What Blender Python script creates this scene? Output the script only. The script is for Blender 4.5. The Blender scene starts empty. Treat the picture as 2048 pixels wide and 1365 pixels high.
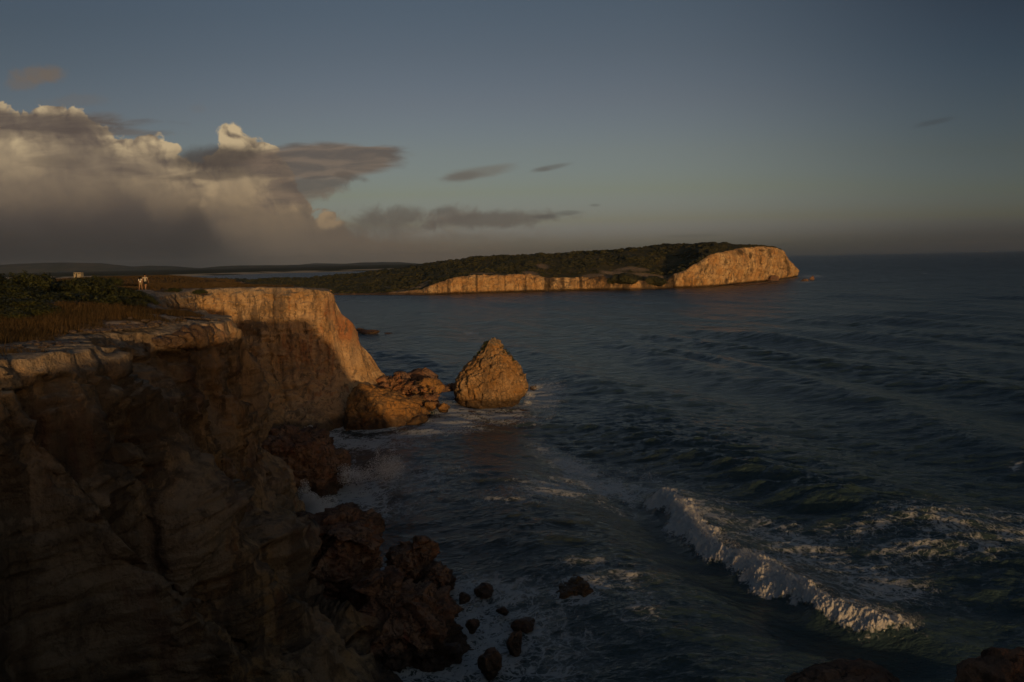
import bpy, bmesh, math, random
import numpy as np
from mathutils import Vector, Matrix

random.seed(7)
RNG = np.random.default_rng(7)
R = math.radians
scene = bpy.context.scene
COL = scene.collection

# ------------------------------------------------------------------ camera
H = 20.0
F = 1593.0                      # focal length in pixels of a 2048 px wide frame
PITCH = R(5.75); ROLL = R(-1.29)
_f = np.array([0, math.cos(PITCH), -math.sin(PITCH)])
_r0 = np.array([1.0, 0, 0]); _u0 = np.array([0, math.sin(PITCH), math.cos(PITCH)])
_r = math.cos(ROLL)*_r0 + math.sin(ROLL)*_u0
_u = -math.sin(ROLL)*_r0 + math.cos(ROLL)*_u0
cam_d = bpy.data.cameras.new("camera"); cam = bpy.data.objects.new("camera", cam_d); COL.objects.link(cam)
cam_d.sensor_width = 36.0; cam_d.lens = F*36.0/2048.0
cam_d.clip_start = 0.1; cam_d.clip_end = 60000
M = Matrix(((_r[0], _u[0], -_f[0], 0), (_r[1], _u[1], -_f[1], 0), (_r[2], _u[2], -_f[2], H), (0, 0, 0, 1)))
cam.matrix_world = M
scene.camera = cam

def ray(px, py):
    d = _f + (px-1024)/F*_r - (py-682.5)/F*_u
    return d/d[1]
def P(px, py, z=0.0):            # point of a pixel on the level z
    d = ray(px, py); t = (z-H)/d[2]
    return np.array([d[0]*t, t, z])
def PD(px, py, y):               # point of a pixel at distance y
    d = ray(px, py)
    return np.array([d[0]*y, y, H+d[2]*y])
def proj(X, Y, Z):
    v = np.stack([X, Y, Z-H], -1)
    a = v@_f
    a = np.where(np.abs(a) < 1e-6, 1e-6, a)
    return 1024+F*(v@_r)/a, 682.5-F*(v@_u)/a, a

# ------------------------------------------------------------------ light
SUN_AZ = R(20.0)      # light comes from behind and from the right
SUN_EL = R(2.6)
to_sun = Vector((math.sin(SUN_AZ)*math.cos(SUN_EL), -math.cos(SUN_AZ)*math.cos(SUN_EL), math.sin(SUN_EL)))
sd = bpy.data.lights.new("sun", 'SUN'); sun = bpy.data.objects.new("sun", sd); COL.objects.link(sun)
sd.energy = 2.25; sd.angle = R(0.6); sd.color = (1.0, 0.60, 0.255)
sun.rotation_euler = to_sun.to_track_quat('Z', 'Y').to_euler()
scene.view_settings.view_transform = 'Standard'
scene.view_settings.look = 'None'
scene.view_settings.exposure = 0.0
scene.view_settings.gamma = 1.0

cy = scene.cycles
cy.max_bounces = 4; cy.diffuse_bounces = 2; cy.glossy_bounces = 3; cy.transmission_bounces = 2; cy.transparent_max_bounces = 8
cy.caustics_reflective = False; cy.caustics_refractive = False
cy.use_adaptive_sampling = True; cy.adaptive_threshold = 0.02; cy.use_denoising = True

def s2l(c):
    return tuple(((x/255)/12.92 if x/255 <= 0.04045 else ((x/255+0.055)/1.055)**2.4) for x in c)

class NT:
    """small node-tree writer"""
    flat = False
    def __init__(s, tree): s.t = tree; tree.nodes.clear()
    def n(s, typ, **kw):
        nd = s.t.nodes.new(typ)
        for k, v in kw.items(): setattr(nd, k, v)
        return nd
    def put(s, sock, v):
        if v is None: return
        if isinstance(v, bpy.types.NodeSocket): s.t.links.new(v, sock)
        else:
            if isinstance(v, (tuple, list)) and sock.type == 'RGBA' and len(v) == 3: v = (*v, 1)
            if isinstance(v, (tuple, list)) and sock.type == 'VECTOR': v = v[:3]
            sock.default_value = v
    def m(s, op, a, b=None, c=None, clamp=False):
        nd = s.n('ShaderNodeMath', operation=op, use_clamp=clamp)
        s.put(nd.inputs[0], a); s.put(nd.inputs[1], b); s.put(nd.inputs[2], c)
        return nd.outputs[0]
    def add(s, a, b): return s.m('ADD', a, b)
    def sub(s, a, b): return s.m('SUBTRACT', a, b)
    def mul(s, a, b): return s.m('MULTIPLY', a, b)
    def mx(s, a, b): return s.m('MAXIMUM', a, b)
    def mn(s, a, b): return s.m('MINIMUM', a, b)
    def vm(s, op, a, b=None):
        nd = s.n('ShaderNodeVectorMath', operation=op)
        s.put(nd.inputs[0], a); s.put(nd.inputs[1], b)
        return nd.outputs[0]
    def ss(s, v, lo, hi, a=0.0, b=1.0, kind='SMOOTHSTEP'):
        nd = s.n('ShaderNodeMapRange', interpolation_type=kind)
        s.put(nd.inputs[0], v); s.put(nd.inputs[1], lo); s.put(nd.inputs[2], hi); s.put(nd.inputs[3], a); s.put(nd.inputs[4], b)
        return nd.outputs[0]
    def mix(s, f, a, b, bt='MIX'):
        nd = s.n('ShaderNodeMix', data_type='RGBA', blend_type=bt)
        s.put(nd.inputs[0], f); s.put(nd.inputs[6], a); s.put(nd.inputs[7], b)
        return nd.outputs[2]
    def noise(s, vec, scale, detail=4, rough=0.55, dist=0.0, typ='FBM', norm=True):
        nd = s.n('ShaderNodeTexNoise', noise_dimensions='2D' if s.flat else '3D', noise_type=typ)
        if typ in ('FBM', 'MULTIFRACTAL'): nd.normalize = norm
        s.put(nd.inputs['Vector'], vec); s.put(nd.inputs['Scale'], scale); s.put(nd.inputs['Detail'], detail)
        s.put(nd.inputs['Roughness'], rough); s.put(nd.inputs['Distortion'], dist)
        return nd.outputs[0]
    def vor(s, vec, scale, feature='F1', detail=0, rough=0.5, rnd=1.0, out=0):
        nd = s.n('ShaderNodeTexVoronoi', feature=feature, voronoi_dimensions='2D' if s.flat else '3D')
        if feature in ('F1', 'F2', 'SMOOTH_F1', 'DISTANCE_TO_EDGE'): nd.normalize = False
        s.put(nd.inputs['Vector'], vec); s.put(nd.inputs['Scale'], scale); s.put(nd.inputs['Detail'], detail)
        s.put(nd.inputs['Roughness'], rough); s.put(nd.inputs['Randomness'], rnd)
        return nd.outputs[out]
    def ramp(s, v, stops, kind='LINEAR'):
        nd = s.n('ShaderNodeValToRGB'); cr = nd.color_ramp; cr.interpolation = kind
        while len(cr.elements) > 1: cr.elements.remove(cr.elements[-1])
        cr.elements[0].position = stops[0][0]; cr.elements[0].color = (*stops[0][1], 1)
        for p, c in stops[1:]:
            e = cr.elements.new(p); e.color = (*c, 1)
        s.put(nd.inputs[0], v)
        return nd.outputs[0]
    def curve(s, v, pts, x0, x1, y0, y1, smooth=True):
        nd = s.n('ShaderNodeFloatCurve'); c = nd.mapping.curves[0]
        P_ = [((x-x0)/(x1-x0), (y-y0)/(y1-y0)) for x, y in pts]
        c.points[0].location = P_[0]; c.points[1].location = P_[-1]
        for q in P_[1:-1]: c.points.new(*q)
        for q in c.points: q.handle_type = 'AUTO' if smooth else 'VECTOR'
        nd.mapping.use_clip = True; nd.mapping.update()
        s.put(nd.inputs['Value'], s.ss(v, x0, x1, 0, 1, 'LINEAR'))
        return s.ss(nd.outputs[0], 0, 1, y0, y1, 'LINEAR')
    def xyz(s, v):
        nd = s.n('ShaderNodeSeparateXYZ'); s.put(nd.inputs[0], v); return nd.outputs[0], nd.outputs[1], nd.outputs[2]
    def vec(s, x, y, z):
        nd = s.n('ShaderNodeCombineXYZ'); s.put(nd.inputs[0], x); s.put(nd.inputs[1], y); s.put(nd.inputs[2], z); return nd.outputs[0]
    def scl(s, v, k):
        return s.vm('MULTIPLY', v, k)

# ------------------------------------------------------------------ sky with the evening clouds (by direction, so it stays at infinity)
def uvp(px, py):
    d = ray(px, py); return 1024+F*d[0], 522-F*d[2]
def build_world():
    w = bpy.data.worlds.new("World"); scene.world = w; w.use_nodes = True
    g = NT(w.node_tree)
    out = g.n('ShaderNodeOutputWorld'); bg = g.n('ShaderNodeBackground')
    g.t.links.new(bg.outputs[0], out.inputs[0])
    sky = g.n('ShaderNodeTexSky', sky_type='NISHITA')
    sky.sun_disc = False; sky.sun_elevation = SUN_EL
    sky.sun_rotation = math.pi-SUN_AZ
    sky.air_density = 1.0; sky.dust_density = 1.2; sky.ozone_density = 1.3; sky.altitude = 20
    tc = g.n('ShaderNodeTexCoord'); D = tc.outputs['Generated']
    x, y, z = g.xyz(D)
    yy = g.mx(y, 0.02)
    U = g.add(g.mul(g.m('DIVIDE', x, yy), F), 1024.0)
    V = g.sub(522.0, g.mul(g.m('DIVIDE', z, yy), F))
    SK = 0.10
    # the gentle tint of the evening air over the Nishita sky
    el = g.m('DIVIDE', g.sub(522.0, V), 522.0)
    tint = g.mix(g.add(g.ss(U, 1250.0, 2050.0), g.ss(U, 900.0, 0.0, 0.0, 0.42)), g.ramp(el, SKY_TINT), g.ramp(el, SKY_SIDE))
    tint = g.scl(tint, (8.0, 8.0, 8.0))
    base = g.vm('MULTIPLY', sky.outputs[0], tint)
    base = g.scl(base, (SK, SK, SK))
    q = g.vec(g.mul(U, 0.01), g.mul(V, 0.01), 0.0)             # 100 px = 1 unit
    qs = g.vec(g.mul(U, 0.004), g.mul(V, 0.02), 0.0)           # streaky copy
    g.flat = True
    warp = g.noise(q, 0.9, 4, 0.55)
    wn = g.n('ShaderNodeTexNoise', noise_dimensions='2D'); g.put(wn.inputs['Vector'], q); wn.inputs['Scale'].default_value = 1.3; wn.inputs['Detail'].default_value = 5
    wv = g.scl(g.vm('SUBTRACT', wn.outputs[1], (0.5, 0.5, 0.5)), (0.6, 0.5, 0.0))
    qw = g.vm('ADD', q, wv)
    fine = g.noise(qw, 2.6, 6, 0.58)
    big = g.noise(q, 0.55, 2, 0.5)
    streak = g.noise(qs, 2.0, 6, 0.6, 0.4)
    def puffs(v): return g.vor(v, 2.1, 'SMOOTH_F1', 2.0, 0.5)
    puff = puffs(qw)
    puff2 = puffs(g.vm('ADD', qw, (0.09, -0.13, 0)))            # a step towards the light
    relief = g.mul(g.sub(puff2, puff), 1.9)                      # lit side of every billow
    fine2 = g.noise(g.vm('ADD', qw, (0.05, -0.08, 0)), 2.6, 6, 0.58)
    frel = g.mul(g.sub(fine, fine2), 1.6)
    col = base
    def over(colr, alpha):
        nonlocal col
        col = g.mix(alpha, col, colr)
    def ell(px, py, rx, ry, soft=0.6, nz=0.8, src=None, rot=0.0):
        cx, cy = uvp(px, py)
        dx = g.sub(U, cx); dy = g.sub(V, cy)
        if rot:
            c, s_ = math.cos(rot), math.sin(rot)
            dx, dy = g.add(g.mul(dx, c), g.mul(dy, s_)), g.sub(g.mul(dy, c), g.mul(dx, s_))
        dx = g.mul(dx, 1/rx); dy = g.mul(dy, 1/ry)
        d = g.m('SQRT', g.add(g.mul(dx, dx), g.mul(dy, dy)))
        d = g.add(d, g.mul(g.sub(src if src is not None else warp, 0.5), nz))
        return g.ss(d, 1.0+soft*0.5, 1.0-soft*0.5, 0.0, 1.0)
    def L(r, g_, b): return s2l((r, g_, b))
    # high faint warm wisps
    for (px, py, rx, ry, a) in ((75, 150, 44, 17, 0.6), (45, 168, 30, 14, 0.45), (100, 152, 20, 12, 0.4), (150, 202, 60, 12, 0.22), (205, 232, 30, 8, 0.16), (395, 218, 14, 8, 0.10)):
        over(L(112, 98, 84), g.mul(ell(px, py, rx, ry, 0.8, 1.6, fine), a))
    # the main bank of cumulus
    top = [(-900, 260), (-300, 190), (-60, 196), (0, 206), (35, 226), (75, 222), (105, 210), (150, 222), (185, 240), (215, 262), (262, 276), (300, 276), (340, 292), (372, 312), (425, 312),
           (438, 268), (448, 254), (478, 258), (492, 276), (530, 290), (556, 312), (585, 350), (604, 386), (616, 415), (632, 436), (650, 424), (672, 424), (690, 446), (730, 462), (850, 474), (1000, 484), (1300, 494), (1700, 512), (2300, 520)]
    tp = [uvp(a, b) for a, b in top]
    Ut = g.add(U, g.mul(g.sub(fine, 0.5), 16.0))
    tc_ = g.curve(Ut, tp, tp[0][0], tp[-1][0], 0, 560, True)
    dep = g.sub(V, tc_)                                          # px below the top of the bank
    dn = g.add(dep, g.add(g.mul(g.sub(0.42, puff), 24.0), g.add(g.mul(g.sub(fine, 0.5), 22.0), g.mul(g.sub(g.vor(qw, 6.5, 'F1', 1.0, 0.6), 0.35), 11.0))))
    softw = g.ss(U, 600.0, 900.0, 5.0, 40.0)
    A = g.ss(dn, g.mul(softw, -1.0), softw, 0.0, 1.0)
    for e_ in ((462, 270, 27, 21), (478, 286, 32, 18), (524, 299, 34, 13), (292, 288, 30, 17), (335, 300, 30, 14), (245, 296, 50, 18), (100, 225, 34, 13), (30, 300, 30, 20), (655, 438, 18, 15), (580, 402, 34, 20), (598, 420, 26, 24)):
        A = g.mx(A, ell(*e_, soft=0.22, nz=0.9, src=fine))
    A = g.mul(A, g.ss(U, 800.0, 1500.0, 1.0, 0.0))
    shade = g.mix(g.ss(V, 280.0, 500.0), L(100, 88, 79), L(72, 66, 61))
    shade = g.mix(g.ss(U, 380.0, 620.0), shade, L(104, 92, 79))
    lit = g.mix(g.ss(V, 240.0, 430.0), L(192, 170, 134), L(150, 128, 100))
    f = g.ss(g.add(dn, g.mul(g.sub(warp, 0.5), 60.0)), 55.0, 0.0, 0.0, 0.55)
    def addl(f, *e, a=0.6, **k): return g.mx(f, g.mul(ell(*e, **k), a))
    for e, a in (((460, 275, 52, 34), 1.0), ((522, 300, 44, 18), 0.85), ((262, 300, 70, 24), 0.6), ((325, 296, 60, 26), 0.8), ((40, 310, 95, 48), 0.72), ((130, 232, 60, 22), 0.5), ((420, 372, 120, 58), 0.72),
                 ((500, 380, 90, 50), 0.7), ((400, 350, 80, 40), 0.7), ((552, 408, 60, 26), 0.62), ((398, 404, 30, 16), 0.85), ((300, 345, 140, 55), 0.42), ((120, 370, 200, 50), 0.32), ((530, 445, 100, 40), 0.45)):
        f = addl(f, *e, a=a, soft=1.3, nz=1.1)
    f = g.mul(f, g.ss(U, 590.0, 680.0, 1.0, 0.15)); f = g.mul(f, g.ss(big, 0.35, 0.6, 0.7, 1.0))
    f = addl(f, 658, 441, 26, 17, a=0.75, soft=0.9, nz=0.9)
    f = g.m('ADD', g.mul(f, 1.08), g.mul(g.add(relief, frel), g.mul(g.add(g.mul(f, 0.8), 0.1), g.ss(dep, 110.0, 10.0, 0.22, 1.0))), clamp=True)
    f = g.mul(f, g.ss(V, 410.0, 480.0, 1.0, 0.35))
    over(g.mix(f, shade, lit), A)
    # grey layers in front of it
    sh = g.mix(g.ss(streak, 0.3, 0.7), L(86, 76, 70), L(104, 92, 82))
    for (px, py, rx, ry, a, rot) in ((60, 244, 190, 15, 0.85, 0.03), (215, 264, 110, 8, 0.6, 0.05), (175, 318, 110, 34, 0.5, 0.15), (300, 330, 110, 24, 0.35, 0.1), (40, 262, 150, 14, 0.5, 0.0)):
        over(sh, g.mul(ell(px, py, rx, ry, 0.9, 1.5, streak, rot), a))
    over(L(72, 64, 60), g.mul(ell(455, 319, 108, 23, 0.9, 0.7, fine, 0.03), 0.85))
    over(L(80, 71, 65), g.mul(ell(452, 350, 90, 9, 1.1, 1.6, streak, -0.05), 0.6))
    # the wing that reaches out to the right
    wg = g.mix(g.ss(streak, 0.35, 0.68), L(92, 82, 75), L(116, 100, 86))
    wm = g.mx(ell(640, 324, 155, 36, 0.35, 0.6, streak, -0.02), g.mx(ell(725, 304, 68, 11, 0.5, 1.0, streak, -0.05), ell(700, 330, 90, 10, 0.5, 1.0, streak, 0.03)))
    wm = g.mx(wm, g.mul(ell(620, 366, 100, 36, 0.6, 1.1, fine, -0.3), 0.9))
    over(wg, g.mul(wm, 0.88))
    over(L(88, 79, 72), g.mul(ell(700, 354, 28, 7, 1.0, 1.6, fine, 0.2), 0.5))
    # dark rain mass low on the left
    t5 = [(-900, 330), (-200, 380), (0, 388), (90, 372), (170, 352), (225, 346), (262, 366), (320, 376), (372, 378), (400, 386), (412, 412), (430, 445), (460, 482), (530, 496), (600, 498), (720, 482), (900, 488), (1400, 500), (2300, 520)]
    t5 = sorted(t5)
    tp5 = [uvp(a, b) for a, b in t5]
    c5 = g.curve(g.add(U, g.mul(g.sub(fine, 0.5), 26.0)), tp5, tp5[0][0], tp5[-1][0], 0, 560, True)
    d5 = g.add(g.sub(V, c5), g.mul(g.sub(puff, 0.42), -26.0))
    a5 = g.mul(g.ss(d5, -20.0, g.ss(U, 330.0, 420.0, 120.0, 60.0)), g.ss(U, 420.0, 900.0, 0.8, 0.4))
    a5 = g.mul(a5, g.ss(U, 700.0, 1300.0, 1.0, 0.0))
    dk = g.mix(g.ss(V, 360.0, 500.0), L(80, 71, 65), L(52, 49, 46))
    dk = g.mix(g.ss(g.add(U, g.mul(big, 200.0)), 400.0, 850.0), dk, L(90, 83, 74))
    dk = g.mix(g.ss(U, 250.0, -100.0, 0.0, 0.5), dk, L(44, 41, 39))
    over(dk, a5)
    # small far clouds
    for (px, py, rx, ry, a, rot, c) in (
            (955, 347, 58, 8, 0.6, -0.14, (108, 102, 92)), (920, 354, 34, 6, 0.6, -0.1, (98, 91, 84)), (1104, 335, 30, 4, 0.55, -0.16, (92, 88, 82)), (1085, 339, 14, 3, 0.4, 0, (92, 88, 82)),
            (1872, 244, 32, 4, 0.35, -0.2, (58, 60, 62)), (790, 434, 62, 15, 0.72, 0.03, (98, 91, 82)), (775, 450, 60, 18, 0.6, 0, (96, 89, 80)),
            (900, 434, 46, 14, 0.78, -0.1, (106, 97, 87)), (975, 440, 110, 12, 0.85, -0.02, (96, 89, 81)), (885, 420, 24, 6, 0.5, -0.1, (86, 81, 75)), (1094, 434, 20, 3, 0.6, 0, (86, 82, 76)),
            (1138, 426, 22, 3.5, 0.45, 0, (86, 84, 78)), (1190, 411, 8, 2, 0.4, 0, (86, 84, 78)), (1120, 430, 20, 2.5, 0.3, 0, (86, 84, 78)),
            (925, 474, 26, 6, 0.35, 0, (104, 96, 84)), (960, 476, 14, 4, 0.3, 0, (104, 96, 84)), (1048, 483, 16, 5, 0.3, 0, (100, 94, 82)), (1380, 472, 50, 2, 0.3, 0, (84, 82, 74))):
        over(L(*c), g.mul(ell(px, py, rx*1.1, ry*1.25, 1.1, 1.9, fine if ry > 8 else streak, rot), a))
    # everything only on the half of the sky in front
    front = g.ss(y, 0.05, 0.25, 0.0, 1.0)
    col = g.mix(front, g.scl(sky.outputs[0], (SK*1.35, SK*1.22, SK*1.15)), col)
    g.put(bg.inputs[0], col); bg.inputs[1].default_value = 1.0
    w.cycles.sampling_method = 'NONE'
SKY_TINT = [(0.0, (0.1178, 0.2376, 1.614)), (0.0699, (0.1225, 0.1944, 1.0017)), (0.1452, (0.1185, 0.1543, 0.417)), (0.2575, (0.1207, 0.1363, 0.2207)), (0.4059, (0.1227, 0.1229, 0.1688)), (0.5893, (0.1152, 0.1058, 0.137)), (0.7705, (0.102, 0.0944, 0.1158)), (0.9388, (0.0931, 0.0889, 0.1068))]
SKY_SIDE = [(0.0, (0.0429, 0.1037, 1.0237)), (0.0586, (0.0533, 0.0966, 0.67)), (0.134, (0.0693, 0.101, 0.3216)), (0.2276, (0.0679, 0.0889, 0.1879)), (0.3763, (0.0615, 0.0712, 0.1166)), (0.5601, (0.0539, 0.0603, 0.0915)), (0.7416, (0.0442, 0.0506, 0.0743)), (0.9103, (0.0388, 0.0425, 0.0602))]
build_world()

# ------------------------------------------------------------------ numpy noise
_perm = RNG.permutation(256); _perm = np.concatenate([_perm, _perm, _perm])
_grad = RNG.normal(size=(256, 3)); _grad /= np.linalg.norm(_grad, axis=1)[:, None]
def perlin(p):
    p = np.asarray(p, dtype=np.float64); i = np.floor(p).astype(np.int64); f = p-i; i &= 255
    u = f*f*f*(f*(f*6-15)+10)
    def gr(dx, dy, dz):
        h = _perm[_perm[_perm[i[..., 0]+dx]+i[..., 1]+dy]+i[..., 2]+dz]
        g = _grad[h & 255]
        return g[..., 0]*(f[..., 0]-dx)+g[..., 1]*(f[..., 1]-dy)+g[..., 2]*(f[..., 2]-dz)
    def lp(a, b, t): return a+(b-a)*t
    x0 = lp(lp(gr(0, 0, 0), gr(1, 0, 0), u[..., 0]), lp(gr(0, 1, 0), gr(1, 1, 0), u[..., 0]), u[..., 1])
    x1 = lp(lp(gr(0, 0, 1), gr(1, 0, 1), u[..., 0]), lp(gr(0, 1, 1), gr(1, 1, 1), u[..., 0]), u[..., 1])
    return lp(x0, x1, u[..., 2])*1.5
def fbm(p, o=4, g=0.5, ridged=False):
    a = 1.0; s = 0; t = 0; p = np.asarray(p, dtype=np.float64).copy()
    for k in range(o):
        n = perlin(p+17.3*k)
        if ridged: n = 1-2*np.abs(n)
        s = s+a*n; t += a; a *= g; p = p*2.03
    return s/t
def worley(p, seed=0):           # distance to the nearest feature point
    i0 = np.floor(p).astype(np.int64); best = np.full(p.shape[:-1], 9.0)
    for dx in (-1, 0, 1):
        for dy in (-1, 0, 1):
            for dz in (-1, 0, 1):
                c = i0+np.array([dx, dy, dz]); ci = (c+seed) & 255
                h = _perm[_perm[_perm[ci[..., 0]]+ci[..., 1]]+ci[..., 2]]
                q = c+0.5+0.45*_grad[h & 255]
                best = np.minimum(best, np.linalg.norm(p-q, axis=-1))
    return best

def facet(p, seed=0, a=0.5, b=0.6):
    """broken rock: every cell is a tilted flat face at its own height"""
    i0 = np.floor(p).astype(np.int64); best = np.full(p.shape[:-1], 9.0); val = np.zeros(p.shape[:-1])
    for dx in (-1, 0, 1):
        for dy in (-1, 0, 1):
            for dz in (-1, 0, 1):
                c = i0+np.array([dx, dy, dz]); ci = (c+seed) & 255
                h = _perm[_perm[_perm[ci[..., 0]]+ci[..., 1]]+ci[..., 2]] & 255
                q = c+0.5+0.45*_grad[h]; e = p-q; d = np.linalg.norm(e, axis=-1)
                v = a*(_perm[h+7]/127.5-1)+b*(_grad[_perm[h+31]]*e).sum(-1)
                k = d < best
                best = np.where(k, d, best); val = np.where(k, v, val)
    return val

# ------------------------------------------------------------------ mesh helpers
def mesh_np(name, V, Fc, mat=None, smooth=True, attrs=None):
    V = np.asarray(V, dtype=np.float32).reshape(-1, 3); Fc = np.asarray(Fc, dtype=np.int32)
    me = bpy.data.meshes.new(name)
    me.vertices.add(len(V)); me.vertices.foreach_set('co', V.ravel())
    k = Fc.shape[1]
    me.loops.add(Fc.size); me.loops.foreach_set('vertex_index', Fc.ravel())
    me.polygons.add(len(Fc)); me.polygons.foreach_set('loop_start', np.arange(0, Fc.size, k, dtype=np.int32))
    me.update(calc_edges=True)
    me.polygons.foreach_set('use_smooth', np.full(len(Fc), smooth))
    for an, arr in (attrs or {}).items():
        arr = np.asarray(arr, dtype=np.float32)
        if arr.shape[-1] != 4 or arr.ndim != 2:
            a = me.attributes.new(an, 'FLOAT', 'POINT'); a.data.foreach_set('value', arr.ravel())
        else:
            a = me.attributes.new(an, 'FLOAT_COLOR', 'POINT'); a.data.foreach_set('color', arr.ravel())
    if mat: me.materials.append(mat)
    me.validate()
    return me
def grid_faces(nr, nc, flip=False, wrap=False):
    i = np.arange(nr-1)[:, None]; j = np.arange(nc if wrap else nc-1)[None, :]; j2 = (j+1) % nc
    a = i*nc+j; b = i*nc+j2; c = (i+1)*nc+j2; d = (i+1)*nc+j
    f = np.stack([a, b, c, d], -1).reshape(-1, 4)
    return f[:, ::-1] if flip else f
def link(name, me, parent=None, loc=None):
    o = bpy.data.objects.new(name, me); COL.objects.link(o)
    if parent: o.parent = parent
    if loc is not None: o.location = loc
    return o
def tag(o, label=None, cat=None, group=None, kind=None):
    if label: o['label'] = label
    if cat: o['category'] = cat
    if group: o['group'] = group
    if kind: o['kind'] = kind
    return o
def empty(name, loc, rz=0):
    o = bpy.data.objects.new(name, None); COL.objects.link(o); o.location = loc; o.rotation_euler = (0, 0, rz); o.empty_display_size = 0.2
    return o
def smooth_interp(t, tk, A):      # monotone-ish cubic (pchip) interpolation of rows A at knots tk
    A = np.asarray(A, float); tk = np.asarray(tk, float)
    h = np.diff(tk); dl = np.diff(A, axis=0)/h[:, None]
    m = np.zeros_like(A); m[0] = dl[0]; m[-1] = dl[-1]
    a, b = dl[:-1], dl[1:]
    same = (a*b) > 0
    hm = np.where(same, 2*a*b/np.where(np.abs(a+b) < 1e-12, 1, a+b), 0)
    m[1:-1] = hm
    k = np.clip(np.searchsorted(tk, t, side='right')-1, 0, len(tk)-2)
    s = ((t-tk[k])/h[k])[:, None]; hh = h[k][:, None]
    return ((2*s**3-3*s**2+1)*A[k]+(s**3-2*s**2+s)*hh*m[k]+(-2*s**3+3*s**2)*A[k+1]+(s**3-s**2)*hh*m[k+1])
def grid_normals(G):
    du = np.gradient(G, axis=0); dv = np.gradient(G, axis=1)
    n = np.cross(dv, du); l = np.linalg.norm(n, axis=-1, keepdims=True); l[l < 1e-9] = 1
    return n/l

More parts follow.
